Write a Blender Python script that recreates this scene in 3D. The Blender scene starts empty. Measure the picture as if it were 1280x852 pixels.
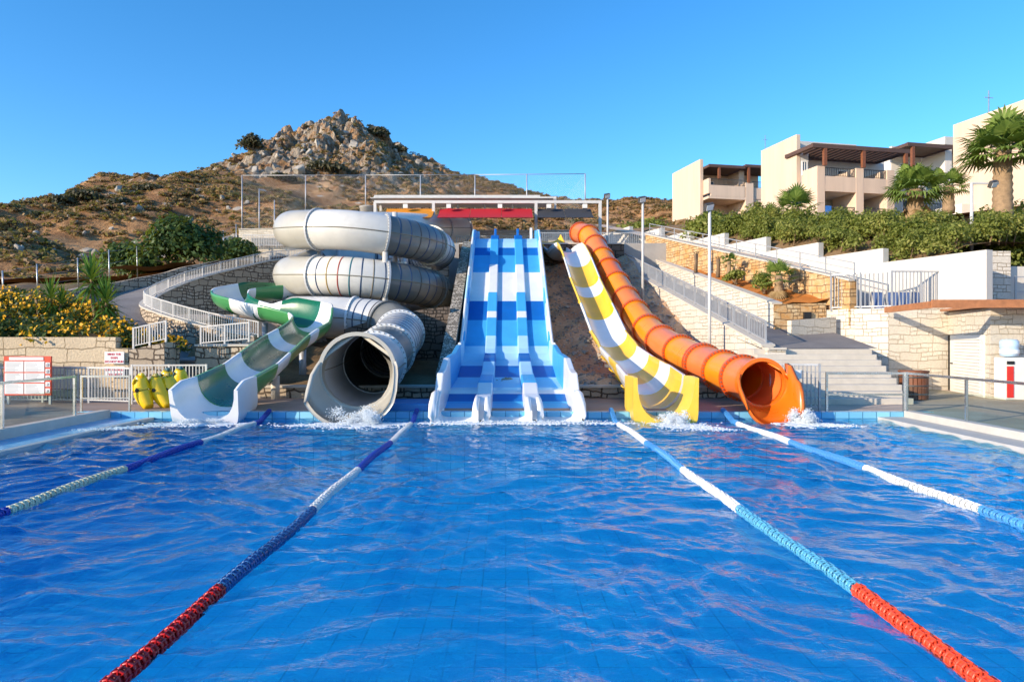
import bpy, bmesh, math, random
import numpy as np
from mathutils import Vector, Matrix
R = math.radians
SC = bpy.context.scene
COL = SC.collection
rnd = random.Random(11)
OFF = {}

# ------------------------------------------------------------------ camera model
F = 24 / 36 * 1280
VX, VY, CAMH = 632.0, 422.0, 2.0
def at(px, py, Y):
    return Vector(((px - VX) / F * Y, Y, CAMH - (py - VY) / F * Y))
def lerp(a, b, t): return a + (b - a) * t
def interp(x, pts):
    if x <= pts[0][0]: return pts[0][1]
    for (x0, y0), (x1, y1) in zip(pts, pts[1:]):
        if x <= x1: return lerp(y0, y1, (x - x0) / (x1 - x0))
    return pts[-1][1]
def catmull(P, step):
    """dense points through control points P (tuples of any length)"""
    P = [np.array(p, float) for p in P]
    Q = [2 * P[0] - P[1]] + P + [2 * P[-1] - P[-2]]
    out = []
    for i in range(1, len(Q) - 2):
        p0, p1, p2, p3 = Q[i-1:i+3]
        L = np.linalg.norm((p2 - p1)[:3]); n = max(1, int(round(L / step)))
        for k in range(n):
            t = k / n
            out.append(0.5 * (2*p1 + (p2-p0)*t + (2*p0-5*p1+4*p2-p3)*t*t + (3*p1-p0-3*p2+p3)*t**3))
    out.append(P[-1])
    return out

# ------------------------------------------------------------------ objects
def tag(o, label=None, cat=None, group=None, kind=None):
    if label: o['label'] = label
    if cat: o['category'] = cat
    if group: o['group'] = group
    if kind: o['kind'] = kind
    return o
def empty(name, loc, label, cat, group=None, rz=0):
    o = bpy.data.objects.new(name, None); COL.objects.link(o)
    o.empty_display_size = .2
    o.location = loc; o.rotation_euler = (0, 0, rz)
    OFF[o.name] = Vector(loc)
    return tag(o, label, cat, group)
def copy_tree(o, parent=None):
    c = o.copy(); COL.objects.link(c)
    if parent: c.parent = parent
    for ch in list(o.children): copy_tree(ch, c)
    return c

class MB:
    def __init__(s): s.v = []; s.f = []; s.m = []; s.s = []; s.u = []
    def add(s, V, Fs, mi=0, sm=False, uv=None):
        b = len(s.v); s.v += [tuple(p) for p in V]
        for k, f in enumerate(Fs):
            s.f.append(tuple(b + i for i in f))
            s.m.append(mi[k] if isinstance(mi, (list, tuple)) else mi); s.s.append(sm)
            s.u.append([uv[i] for i in f] if uv is not None else None)
        return s
    def box(s, x0, x1, y0, y1, z0, z1, mi=0):
        V = [(x, y, z) for z in (z0, z1) for y in (y0, y1) for x in (x0, x1)]
        return s.add(V, [(0,2,3,1),(4,5,7,6),(0,1,5,4),(2,6,7,3),(0,4,6,2),(1,3,7,5)], mi)
    def obox(s, c, h, rot, mi=0):
        c = Vector(c)
        V = [c + rot @ Vector((x*h[0], y*h[1], z*h[2])) for z in (-1,1) for y in (-1,1) for x in (-1,1)]
        return s.add(V, [(0,2,3,1),(4,5,7,6),(0,1,5,4),(2,6,7,3),(0,4,6,2),(1,3,7,5)], mi)
    def bar(s, a, b, w, h, mi=0):
        a = Vector(a); b = Vector(b); d = b - a
        if d.length < 1e-6: return s
        y = d.normalized(); up = Vector((0,0,1)) if abs(y.z) < .95 else Vector((1,0,0))
        x = y.cross(up).normalized(); z = x.cross(y)
        return s.obox((a+b)/2, (w/2, d.length/2, h/2), Matrix((x, y, z)).transposed(), mi)
    def cyl(s, a, b, r0, r1=None, n=10, mi=0, caps=True, sm=True):
        return s.tube([a, b], [r0, r0 if r1 is None else r1], n, mi, caps, sm)
    def tube(s, P, r, n=10, mi=0, caps=True, sm=True, amp=None):
        P = [Vector(p[:3]) for p in P]; N = len(P)
        if not hasattr(r, '__len__'): r = [r] * N
        fr = frames(P); V = []
        for i in range(N):
            X, T, Z = fr[i]
            for k in range(n):
                a = 2*math.pi*k/n
                V.append(P[i] + X*math.cos(a)*r[i] + Z*math.sin(a)*r[i])
        Fs = [(i*n+k, i*n+(k+1)%n, (i+1)*n+(k+1)%n, (i+1)*n+k) for i in range(N-1) for k in range(n)]
        uv = [(0, 0)] * len(V)
        L = [0]
        for i in range(1, N): L.append(L[-1] + (P[i]-P[i-1]).length)
        b = len(s.v); s.v += [tuple(p) for p in V]
        for i in range(N-1):
            for k in range(n):
                s.f.append((b+i*n+k, b+i*n+(k+1)%n, b+(i+1)*n+(k+1)%n, b+(i+1)*n+k))
                s.m.append(mi[i] if isinstance(mi, (list, tuple)) else mi); s.s.append(sm)
                c = 2*math.pi*r[i]/n
                s.u.append([(k*c, L[i]), ((k+1)*c, L[i]), ((k+1)*c, L[i+1]), (k*c, L[i+1])])
        if caps:
            m0 = mi[0] if isinstance(mi, (list, tuple)) else mi
            s.f.append(tuple(b+k for k in range(n))[::-1]); s.m.append(m0); s.s.append(False); s.u.append(None)
            s.f.append(tuple(b+(N-1)*n+k for k in range(n))); s.m.append(m0); s.s.append(False); s.u.append(None)
        return s
    def lathe(s, c, prof, n=16, mi=0, axis=(0,0,1), sm=True):
        c = Vector(c); ax = Vector(axis).normalized()
        up = Vector((1,0,0)) if abs(ax.x) < .9 else Vector((0,1,0))
        X = ax.cross(up).normalized(); Y = ax.cross(X)
        V = [c + ax*h + (X*math.cos(2*math.pi*k/n) + Y*math.sin(2*math.pi*k/n))*r for r, h in prof for k in range(n)]
        Fs = [(i*n+k, i*n+(k+1)%n, (i+1)*n+(k+1)%n, (i+1)*n+k) for i in range(len(prof)-1) for k in range(n)]
        return s.add(V, Fs, mi, sm)
    def sweep(s, P, secs, mi, sm=True, closed=True, caps=True):
        """P points, secs list of 2D loops (x right, z up) per station; mi(i,j)->material"""
        fr = frames(P, True); n = len(secs[0]); V = []
        for i, p in enumerate(P):
            X, T, Z = fr[i]
            for (a, b) in secs[i]: V.append(Vector(p[:3]) + X*a + Z*b)
        Fs = []; M = []
        for i in range(len(P)-1):
            for j in range(n if closed else n-1):
                Fs.append((i*n+j, i*n+(j+1)%n, (i+1)*n+(j+1)%n, (i+1)*n+j)); M.append(mi(i, j))
        s.add(V, Fs, M, sm)
        if caps and closed:
            h = n // 2
            for i in (0, len(P)-1):      # caps as quad strips (the loop runs inner points then outer reversed)
                b = i*n
                q = [(b+j, b+j+1, b+n-2-j, b+n-1-j) for j in range(h-1)]
                s.add(V, q, mi(min(i, len(P)-2), h), False)
        return s
    def text_uv(s): pass
    def build(s, name, mats, parent=None, local=False, bevel=0, kind=None, label=None, cat=None, group=None, auto=None, keep=False):
        if not isinstance(mats, (list, tuple)): mats = [mats]
        off = Vector((0,0,0))
        if not local:
            if parent is not None: off = OFF.get(parent.name, off)
            elif not keep:
                a = np.array(s.v); off = Vector((a[:,0].mean(), a[:,1].mean(), a[:,2].min()))
        me = bpy.data.meshes.new(name)
        V = [(x-off.x, y-off.y, z-off.z) for x, y, z in s.v]
        me.from_pydata(V, [], s.f)
        for m in mats: me.materials.append(m)
        me.polygons.foreach_set('material_index', s.m)
        me.polygons.foreach_set('use_smooth', s.s)
        uvl = me.uv_layers.new(name='UVMap'); dat = []
        for p, u in zip(me.polygons, s.u):
            if u is not None:
                for q in u: dat += [q[0], q[1]]
            else:
                n = p.normal
                if abs(n.z) > .75:
                    for vi in p.vertices: dat += [s.v[vi][0], s.v[vi][1]]
                else:
                    L = math.hypot(n.x, n.y) or 1; tx, ty = -n.y/L, n.x/L
                    for vi in p.vertices: dat += [s.v[vi][0]*tx + s.v[vi][1]*ty, s.v[vi][2]]
        uvl.data.foreach_set('uv', dat)
        me.validate()
        o = bpy.data.objects.new(name, me); COL.objects.link(o)
        if parent is not None: o.parent = parent; OFF[o.name] = off
        else: o.location = off; OFF[o.name] = off.copy()
        if bevel:
            b = o.modifiers.new('bevel', 'BEVEL'); b.width = bevel; b.segments = 2; b.limit_method = 'ANGLE'; b.angle_limit = R(40)
        if auto:
            pass
        return tag(o, label, cat, group, kind)

def frames(P, level=False):
    P = [Vector(p[:3]) for p in P]; N = len(P); out = []
    for i in range(N):
        k = 1; T = Vector((0,0,0))
        while T.length < 1e-7 and k <= N: T = P[min(i+k, N-1)] - P[max(i-k, 0)]; k += 1
        T = T.normalized() if T.length > 1e-9 else Vector((0,1,0))
        up = Vector((0,0,1)) if abs(T.z) < .97 else Vector((0,1,0))
        X = T.cross(up).normalized(); Z = X.cross(T).normalized()
        out.append((X, T, Z))
    return out

def arr_mesh(name, V, Q, mats, parent=None, mi=None, smooth=False, off=None, **kw):
    """numpy verts (N,3) and faces (M,k) -> mesh object"""
    V = np.asarray(V, np.float32); Q = np.asarray(Q, np.int32)
    if off is None:
        off = OFF.get(parent.name, Vector((0,0,0))) if parent is not None else Vector((float(V[:,0].mean()), float(V[:,1].mean()), float(V[:,2].min())))
    V = V - np.array(off, np.float32)
    me = bpy.data.meshes.new(name); k = Q.shape[1]
    me.vertices.add(len(V)); me.vertices.foreach_set('co', V.ravel())
    me.loops.add(Q.size); me.loops.foreach_set('vertex_index', Q.ravel())
    me.polygons.add(len(Q)); me.polygons.foreach_set('loop_start', np.arange(0, Q.size, k, dtype=np.int32))
    if mi is not None: me.polygons.foreach_set('material_index', np.asarray(mi, np.int32))
    me.polygons.foreach_set('use_smooth', np.full(len(Q), smooth))
    me.update(calc_edges=True)
    for m in (mats if isinstance(mats, (list, tuple)) else [mats]): me.materials.append(m)
    o = bpy.data.objects.new(name, me); COL.objects.link(o)
    if parent is not None: o.parent = parent
    else: o.location = off
    OFF[o.name] = Vector(off)
    return tag(o, kw.get('label'), kw.get('cat'), kw.get('group'), kw.get('kind'))

def grid(name, xs, ys, func, mat, smooth=True, **kw):
    V = []; nx = len(xs); ny = len(ys)
    for y in ys:
        for x in xs:
            p = func(x, y); V.append(p if hasattr(p, '__len__') else (x, y, p))
    i, j = np.meshgrid(np.arange(nx-1), np.arange(ny-1)); a = (j*nx+i).ravel()
    return arr_mesh(name, V, np.stack([a, a+1, a+1+nx, a+nx], 1), mat, smooth=smooth, **kw)

# ------------------------------------------------------------------ materials
MATS = {}
def lin(h):
    h = h.lstrip('#'); c = [int(h[i:i+2], 16)/255 for i in (0, 2, 4)]
    return tuple(((x+.055)/1.055)**2.4 if x > .04045 else x/12.92 for x in c)
def nt(name):
    m = bpy.data.materials.new(name); m.use_nodes = True; t = m.node_tree; t.nodes.clear()
    o = t.nodes.new('ShaderNodeOutputMaterial'); return m, t, o
class N:
    """tiny node helper"""
    def __init__(s, t): s.t = t
    def __call__(s, typ, inp=None, **at_):
        n = s.t.nodes.new('ShaderNode' + typ)
        for k, v in at_.items(): setattr(n, k, v)
        for k, v in (inp or {}).items():
            if isinstance(v, bpy.types.NodeSocket): s.t.links.new(v, n.inputs[k])
            else:
                if isinstance(v, tuple) and len(v) == 3 and n.inputs[k].type == 'RGBA': v = (*v, 1)
                n.inputs[k].default_value = v
        return n
    def link(s, a, b): s.t.links.new(a, b)
    def ramp(s, fac, stops, interp='LINEAR'):
        n = s.t.nodes.new('ShaderNodeValToRGB'); n.color_ramp.interpolation = interp
        e = n.color_ramp.elements
        while len(e) > 1: e.remove(e[-1])
        e[0].position, e[0].color = stops[0][0], (*stops[0][1], 1)
        for p, c in stops[1:]:
            x = e.new(p); x.color = (*c, 1)
        s.t.links.new(fac, n.inputs[0]); return n.outputs[0]
    def mixc(s, fac, a, b, mode='MIX'):
        n = s.t.nodes.new('ShaderNodeMix'); n.data_type = 'RGBA'; n.blend_type = mode
        for k, v in ((0, fac), (6, a), (7, b)):
            if isinstance(v, bpy.types.NodeSocket): s.t.links.new(v, n.inputs[k])
            else: n.inputs[k].default_value = (*v, 1) if isinstance(v, tuple) and len(v) == 3 else v
        return n.outputs[2]
    def math(s, op, a, b=0.0):
        n = s.t.nodes.new('ShaderNodeMath'); n.operation = op
        for k, v in ((0, a), (1, b)):
            if isinstance(v, bpy.types.NodeSocket): s.t.links.new(v, n.inputs[k])
            else: n.inputs[k].default_value = v
        return n.outputs[0]

def plain(name, col, rough=.5, metal=0, spec=.5, var=.12, scale=3.0, bump=0, bscale=40, coat=0, grime=0, streak=False):
    """painted / moulded surface with slight uneven tone and optional grain"""
    if name in MATS: return MATS[name]
    m, t, o = nt(name); n = N(t)
    g = n('NewGeometry')
    pos = g.outputs['Position']
    if streak:
        pos = n('Mapping', {'Vector': pos, 'Scale': (6, 6, .5)}).outputs[0]
    a = n('TexNoise', {'Vector': pos, 'Scale': scale, 'Detail': 6.0, 'Roughness': .6}).outputs[0]
    f = n.ramp(a, [(.3, (0,0,0)), (.7, (1,1,1))])
    lo = tuple(c*(1-var) for c in col); hi = tuple(min(1, c*(1+var*.6)) for c in col)
    c = n.mixc(f, lo, hi)
    if grime:
        b = n('TexNoise', {'Vector': pos, 'Scale': scale*2.3, 'Detail': 8.0, 'Roughness': .7}).outputs[0]
        gm = n.ramp(b, [(.5, (0,0,0)), (.75, (1,1,1))])
        c = n.mixc(n.math('MULTIPLY', gm, grime), c, (.16, .13, .10))
    p = n('BsdfPrincipled', {'Base Color': c, 'Metallic': metal, 'Specular IOR Level': spec, 'Coat Weight': coat, 'Coat Roughness': .08})
    rr = n.math('MULTIPLY_ADD', a, .25); rr.node.inputs[2].default_value = rough - .12
    n.link(rr, p.inputs['Roughness'])
    if bump:
        bn = n('TexNoise', {'Vector': g.outputs['Position'], 'Scale': bscale, 'Detail': 5.0}).outputs[0]
        b = n('Bump', {'Height': bn, 'Strength': bump, 'Distance': .02}); n.link(b.outputs[0], p.inputs['Normal'])
    n.link(p.outputs[0], o.inputs[0]); MATS[name] = m; return m

def stone(name, c1, c2, joint, bw=.55, bh=.26, jw=.018, warp=.05, bump=.8, stain=None, rough=.85):
    """coursed random ashlar: large blocks, some split into smaller ones"""
    m, t, o = nt(name); n = N(t)
    uv = n('TexCoord').outputs['UV']
    w = n('TexNoise', {'Vector': uv, 'Scale': 1.6, 'Detail': 3.0}).outputs[1]
    w2 = n('VectorMath', {0: w, 1: (.5,.5,.5)}, operation='SUBTRACT').outputs[0]
    w3 = n('VectorMath', {0: w2, 3: warp*4}, operation='SCALE').outputs[0]
    v = n('VectorMath', {0: uv, 1: w3}, operation='ADD').outputs[0]
    def brick(sc, ww, hh, off=.5):
        return n('TexBrick', {'Vector': v, 'Color1': (0,0,0), 'Color2': (1,1,1), 'Mortar': (.5,.5,.5), 'Scale': 1.0, 'Mortar Size': jw, 'Mortar Smooth': .35, 'Bias': 0.0,
                              'Brick Width': ww, 'Row Height': hh}, offset=off, offset_frequency=2, squash=1.35, squash_frequency=3)
    A = brick(1, bw, bh); B = brick(1, bw*.5, bh*.5, .37)
    sel = n.math('GREATER_THAN', A.outputs[0], .56)
    rndv = n.mixc(sel, A.outputs[0], B.outputs[0])
    mort = n.math('MAXIMUM', A.outputs[1], n.math('MULTIPLY', B.outputs[1], sel))
    gr = n('TexNoise', {'Vector': uv, 'Scale': 14.0, 'Detail': 8.0, 'Roughness': .65}).outputs[0]
    lg = n('TexNoise', {'Vector': uv, 'Scale': .7, 'Detail': 4.0}).outputs[0]
    c = n.mixc(rndv, c1, c2)
    c = n.mixc(n.math('MULTIPLY', n.ramp(gr, [(.42, (0,0,0)), (.68, (1,1,1))]), .45), c, tuple(x*.55 for x in c1))
    if stain:
        sep = n('SeparateXYZ', {0: uv})
        k = n.math('ADD', sep.outputs[1], n.math('MULTIPLY', lg, 1.3))
        n2 = n('TexNoise', {'Vector': uv, 'Scale': 2.0, 'Detail': 6.0, 'Roughness': .7}).outputs[0]
        c = n.mixc(n.ramp(n2, [(.40, (0,0,0)), (.62, (.75,)*3)]), c, stain)
    else:
        c = n.mixc(n.ramp(lg, [(.35, (0,0,0)), (.7, (.35,)*3)]), c, tuple(x*.6 for x in c2))
    c = n.mixc(mort, c, joint)
    p = n('BsdfPrincipled', {'Base Color': c, 'Roughness': rough, 'Specular IOR Level': .25})
    h = n.math('SUBTRACT', n.math('MULTIPLY_ADD', gr, .5), mort); h.node.inputs[0].links[0].from_node.inputs[2].default_value = .5
    b = n('Bump', {'Height': h, 'Strength': bump, 'Distance': .035}); n.link(b.outputs[0], p.inputs['Normal'])
    n.link(p.outputs[0], o.inputs[0]); MATS[name] = m; return m

def ground(name, cols, scale=1.0, fine=18.0, bump=.5, bd=.04, rough=.95, spots=None):
    m, t, o = nt(name); n = N(t)
    pos = n('NewGeometry').outputs['Position']
    a = n('TexNoise', {'Vector': pos, 'Scale': scale, 'Detail': 9.0, 'Roughness': .62}).outputs[0]
    b = n('TexNoise', {'Vector': pos, 'Scale': fine, 'Detail': 5.0, 'Roughness': .7}).outputs[0]
    f = n.math('MULTIPLY_ADD', b, .45); f.node.inputs[2].default_value = 0.0
    f = n.math('ADD', f, n.math('MULTIPLY', a, .6))
    k = len(cols)
    c = n.ramp(f, [(.34 + .36*i/(k-1), col) for i, col in enumerate(cols)])
    h = f
    if spots:
        vo = n('TexVoronoi', {'Vector': pos, 'Scale': spots[0], 'Randomness': 1.0})
        sm = n.ramp(vo.outputs['Distance'], [(spots[1], (1,1,1)), (spots[1]+.12, (0,0,0))])
        pick = n.math('GREATER_THAN', n('SeparateColor', {0: vo.outputs['Color']}).outputs[0], spots[2])
        sm = n.math('MULTIPLY', sm, pick)
        c = n.mixc(sm, c, spots[3]); h = n.math('ADD', f, n.math('MULTIPLY', sm, .8))
    p = n('BsdfPrincipled', {'Base Color': c, 'Roughness': rough, 'Specular IOR Level': .15})
    bp = n('Bump', {'Height': h, 'Strength': bump, 'Distance': bd}); n.link(bp.outputs[0], p.inputs['Normal'])
    n.link(p.outputs[0], o.inputs[0]); MATS[name] = m; return m

def leaf_mat(name, c1, c2, c3=None, trans=.25, nscale=.8, rough=.55):
    """foliage: tone per leaf and per clump, a little light through the leaf"""
    m, t, o = nt(name); n = N(t); g = n('NewGeometry')
    a = n('TexNoise', {'Vector': g.outputs['Position'], 'Scale': nscale, 'Detail': 4.0}).outputs[0]
    f = n.math('ADD', n.math('MULTIPLY', g.outputs['Random Per Island'], .55), n.math('MULTIPLY', n.ramp(a, [(.3,(0,0,0)),(.7,(1,1,1))]), .45))
    st = [(0.05, c1), (.6, c2)] + ([(1.0, c3)] if c3 else [])
    c = n.ramp(f, st)
    d = n('BsdfPrincipled', {'Base Color': c, 'Roughness': rough, 'Specular IOR Level': .3})
    tr = n('BsdfTranslucent', {'Color': n.mixc(.5, c, (.35,.4,.03), 'MIX')})
    mx = n('MixShader', {0: trans, 1: d.outputs[0], 2: tr.outputs[0]})
    n.link(mx.outputs[0], o.inputs[0]); MATS[name] = m; return m

def M(k): return MATS[k]
plain('white_plaster', (.60,.575,.53), .8, var=.06, scale=.8, bump=.15, bscale=60, streak=True)
plain('pink_plaster', (.66,.505,.385), .85, var=.10, scale=.35, bump=.15, bscale=50, streak=True)
plain('pale_plaster', (.74,.68,.61), .85, var=.05, scale=.5, bump=.15, bscale=50)
plain('gel_white', (.76,.77,.78), .33, var=.07, scale=1.2, coat=.25, grime=.07)
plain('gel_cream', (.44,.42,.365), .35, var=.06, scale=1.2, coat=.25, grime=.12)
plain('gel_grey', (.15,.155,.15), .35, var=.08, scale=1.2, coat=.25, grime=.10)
plain('gel_lightgrey', (.50,.51,.52), .38, var=.06, scale=1.4, coat=.25, grime=.05)
plain('gel_navy', (.008,.13,.46), .4, var=.12, scale=1.2, spec=.12, grime=.05)
plain('gel_blue', (.055,.37,.72), .4, var=.1, scale=1.2, spec=.25, grime=.03)
plain('gel_sky', (.40,.66,.86), .4, var=.08, scale=1.2, spec=.25, grime=.05)
plain('gel_lemon', (.88,.57,.055), .33, var=.1, scale=1.3, coat=.25, grime=.06)
plain('gel_green', (.006,.125,.045), .28, var=.12, scale=1.5, coat=.35)
plain('gel_warm_white', (.68,.655,.60), .35, var=.08, scale=1.1, coat=.2, grime=.1)
plain('gel_lime', (.06,.27,.085), .33, var=.1, scale=1.5, coat=.3)
plain('gel_yellow', (.86,.52,.02), .33, var=.12, scale=1.3, coat=.25, grime=.08)
plain('gel_pale_yellow', (.86,.66,.16), .34, var=.1, scale=1.3, coat=.2, grime=.1)
plain('gel_orange', (.80,.16,.008), .3, var=.12, scale=1.1, coat=.3, grime=.07)
plain('gel_amber', (.86,.27,.008), .3, var=.12, scale=1.1, coat=.3, grime=.08)
plain('gel_salmon', (.78,.20,.045), .34, var=.12, scale=1.1, coat=.25, grime=.08)
plain('gel_red_orange', (.66,.10,.012), .3, var=.1, scale=1.5, coat=.35)
plain('stripe_navy', (.02,.05,.12), .4); plain('stripe_red', (.35,.05,.03), .4); plain('stripe_gold', (.34,.22,.05), .4); plain('stripe_teal', (.02,.14,.17), .4)
plain('seam', (.22,.19,.14), .6, var=.2)
plain('bolt', (.25,.24,.22), .4, metal=.8)
plain('galv', (.55,.56,.57), .4, metal=.7, var=.1, scale=6)
plain('steel', (.62,.62,.62), .25, metal=.9, var=.08, scale=6)
plain('rail_white', (.58,.565,.545), .45, var=.08, scale=4)
plain('rail_grey', (.42,.43,.45), .45, var=.1, scale=4, metal=.3)
plain('dark_metal', (.06,.055,.05), .5, var=.2)
plain('bronze_roof', (.10,.055,.040), .6, var=.2)
plain('wood_brown', (.20,.07,.03), .6, var=.3, scale=8, bump=.3, bscale=30)
plain('wood_beam', (.42,.17,.07), .55, var=.25, scale=6, bump=.3, bscale=30)
plain('concrete', (.36,.34,.32), .9, var=.15, scale=1.5, bump=.3, bscale=50, grime=.1)
plain('coping', (.56,.51,.44), .85, var=.12, scale=2.5, bump=.4, bscale=40)
plain('pool_edge', (.50,.49,.46), .6, var=.1, scale=3, bump=.2, bscale=60)
plain('pool_paint', (.02,.20,.55), .45, var=.12, scale=3)
plain('trunk_brown', (.20,.13,.075), .9, var=.3, scale=6, bump=.8, bscale=25)
plain('trunk_pale', (.30,.20,.115), .9, var=.3, scale=6, bump=.8, bscale=25)
plain('black', (.012,.012,.013), .5)
plain('red_panel', (.62,.03,.02), .4); plain('cooler_white', (.75,.73,.68), .35, var=.05)
plain('board_red', (.66,.07,.03), .4, var=.05); plain('board_white', (.80,.80,.79), .4, var=.03); plain('board_ink', (.35,.36,.40), .5); plain('sign_red', (.62,.012,.05), .45)
plain('fabric_orange', (.62,.24,.015), .85, var=.06, scale=5, bump=.2, bscale=80)
plain('fabric_red', (.46,.008,.022), .85, var=.06, scale=5, bump=.2, bscale=80)
plain('fabric_black', (.035,.037,.045), .85, var=.1, scale=5, bump=.2, bscale=80)
plain('banana_yellow', (.86,.56,.008), .33, var=.06, scale=3, coat=.2)
plain('banana_olive', (.30,.26,.05), .45, var=.1, scale=3)
plain('banana_teal', (.03,.10,.12), .45)
plain('float_red', (.56,.016,.018), .35, var=.1, spec=.5); plain('float_coral', (.86,.085,.035), .35, var=.1)
plain('float_royal', (.015,.06,.42), .35); plain('float_navy', (.02,.12,.34), .35); plain('float_white', (.76,.77,.76), .4); plain('float_cream', (.70,.69,.52), .4)
plain('float_teal', (.10,.40,.62), .38); plain('float_sky', (.08,.33,.70), .38)
plain('cable', (.3,.3,.28), .5)
plain('blue_towel', (.03,.17,.55), .8)
stone('stone_tan', (.40,.30,.20), (.56,.46,.34), (.10,.075,.055), .62, .30)
stone('stone_rough', (.44,.35,.255), (.62,.52,.40), (.12,.09,.065), .55, .34, jw=.026, warp=.09, bump=1.0)
stone('stone_pale', (.64,.585,.50), (.76,.71,.63), (.34,.28,.20), .62, .26, jw=.012, warp=.03)
stone('stone_rust', (.56,.40,.22), (.68,.54,.34), (.20,.12,.06), .5, .27, jw=.016, warp=.05, stain=(.52,.23,.05))
stone('stone_front', (.66,.59,.48), (.78,.71,.60), (.42,.35,.25), .75, .30, jw=.012, warp=.05)
stone('stone_planter', (.66,.52,.35), (.72,.60,.43), (.34,.25,.15), .95, .42, jw=.012, warp=.06, bump=1.6)
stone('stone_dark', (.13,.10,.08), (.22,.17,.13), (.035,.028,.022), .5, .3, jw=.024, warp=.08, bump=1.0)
stone('stone_pebble', (.54,.47,.38), (.68,.60,.50), (.14,.12,.09), .16, .12, jw=.02, warp=.12, bump=1.0)
ground('gravel_slope', [(.36,.19,.10),(.52,.31,.18),(.64,.43,.27),(.70,.54,.39)], .6, 9, 1.0, .07, spots=(6, .3, .5, (.50,.42,.34)))
ground('red_soil', [(.36,.12,.025),(.50,.18,.04),(.58,.25,.07)], 1.2, 14, .6)
ground('soil', [(.10,.07,.04),(.20,.13,.07),(.28,.19,.11)], .8, 12, .6)
ground('asphalt', [(.17,.155,.15),(.23,.21,.20),(.29,.27,.25)], .7, 30, .3, .01)
ground('deck_stone', [(.27,.195,.155),(.35,.26,.21),(.42,.32,.265)], .8, 25, .25, .01, rough=.8)
ground('deck_tan', [(.46,.34,.25),(.56,.43,.325),(.64,.50,.39)], .9, 25, .25, .01, rough=.8)
ground('earth', [(.20,.14,.09),(.30,.21,.13),(.38,.28,.18)], .05, 2, .3)
# ------------------------------------------------------------------ world, sun, camera
SUN_DIR = Vector((-.84, -.54, 0)).normalized()
EL = R(17)
w = bpy.data.worlds.new('World'); SC.world = w; w.use_nodes = True
wt = w.node_tree; wn = N(wt); wt.nodes.clear()
sky = wn('TexSky', sky_type='NISHITA')
sky.sun_disc = False; sky.sun_elevation = EL; sky.sun_rotation = math.atan2(SUN_DIR.x, SUN_DIR.y) % (2*math.pi)
sky.altitude = 100; sky.air_density = 1.0; sky.dust_density = .35; sky.ozone_density = 4.5
bg = wn('Background', {'Color': wn('HueSaturation', {'Color': sky.outputs[0], 'Saturation': 1.2, 'Hue': .499, 'Value': .90}).outputs[0], 'Strength': .15})
wo = wn('OutputWorld', {0: bg.outputs[0]})
L = bpy.data.lights.new('sun', 'SUN'); L.energy = 3.0; L.angle = R(.5); L.color = (1, .83, .62)
so = bpy.data.objects.new('sun', L); COL.objects.link(so)
to_sun = Vector((SUN_DIR.x*math.cos(EL), SUN_DIR.y*math.cos(EL), math.sin(EL)))
so.rotation_euler = to_sun.to_track_quat('Z', 'Y').to_euler(); so.location = to_sun*60
cam = bpy.data.cameras.new('camera'); co = bpy.data.objects.new('camera', cam); COL.objects.link(co)
cam.sensor_width = 36; cam.lens = 24; cam.clip_end = 3000; cam.clip_start = .05
cam.shift_x = (640 - VX)/1280; cam.shift_y = -(426 - VY)/1280
co.location = (0, 0, CAMH); co.rotation_euler = (R(90), 0, 0)
SC.camera = co
SC.view_settings.view_transform = 'Standard'; SC.view_settings.look = 'None'; SC.view_settings.gamma = 1; SC.view_settings.exposure = 1.16
SC.view_settings.use_curve_mapping = False
SC.cycles.use_denoising = True
SC.cycles.max_bounces = 8; SC.cycles.transparent_max_bounces = 24; SC.cycles.caustics_refractive = True; SC.cycles.caustics_reflective = False
SC.cycles.sample_clamp_indirect = 6

# ------------------------------------------------------------------ setting: ground, pool, decks
g = MB(); g.box(-1800, 1800, -600, 2400, -3.2, -2.8); g.build('ground', M('earth'), kind='structure', keep=True)
PX0, PX1, PY0, PY1 = -8.75, 9.25, -5.0, 16.9
def tile_mat(name, c1, c2, joint, tw, th, jw, rough=.25):
    m, t, o = nt(name); n = N(t); uv = n('TexCoord').outputs['UV']
    b = n('TexBrick', {'Vector': uv, 'Color1': c1, 'Color2': c2, 'Mortar': joint, 'Scale': 1.0, 'Mortar Size': jw, 'Mortar Smooth': .2, 'Bias': 0.0, 'Brick Width': tw, 'Row Height': th}, offset=0.0)
    cc = b.outputs[0]
    if name == 'tile_floor':
        g1 = n('TexNoise', {'Vector': uv, 'Scale': .55, 'Detail': 5.0, 'Roughness': .6, 'Distortion': .5}).outputs[0]
        g2 = n('TexNoise', {'Vector': uv, 'Scale': 2.2, 'Detail': 3.0}).outputs[0]
        pale_joints = n('TexBrick', {'Vector': uv, 'Color1': c1, 'Color2': c2, 'Mortar': tuple(lerp(a_, b_, .35) for a_, b_ in zip(c1, joint)), 'Scale': 1.0, 'Mortar Size': jw, 'Mortar Smooth': .2, 'Bias': 0.0, 'Brick Width': tw, 'Row Height': th}, offset=0.0)
        cc = n.mixc(n.ramp(g2, [(.48, (0,0,0)), (.56, (1,1,1))]), pale_joints.outputs[0], cc)  # joints fade in patches, standing in for lines broken by refraction
        cc = n.mixc(n.math('MULTIPLY', n.ramp(g1, [(.42, (0,0,0)), (.62, (1,1,1))]), .45), cc, (.004,.30,.68))  # darker blue mottling painted into the tiles in place of caustic light
    p = n('BsdfPrincipled', {'Base Color': cc, 'Roughness': rough})
    n.link(p.outputs[0], o.inputs[0]); MATS[name] = m; return m
tile_mat('tile_edge', (.09,.36,.62), (.28,.62,.76), (.05,.20,.34), .34, .34, .012)
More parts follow.
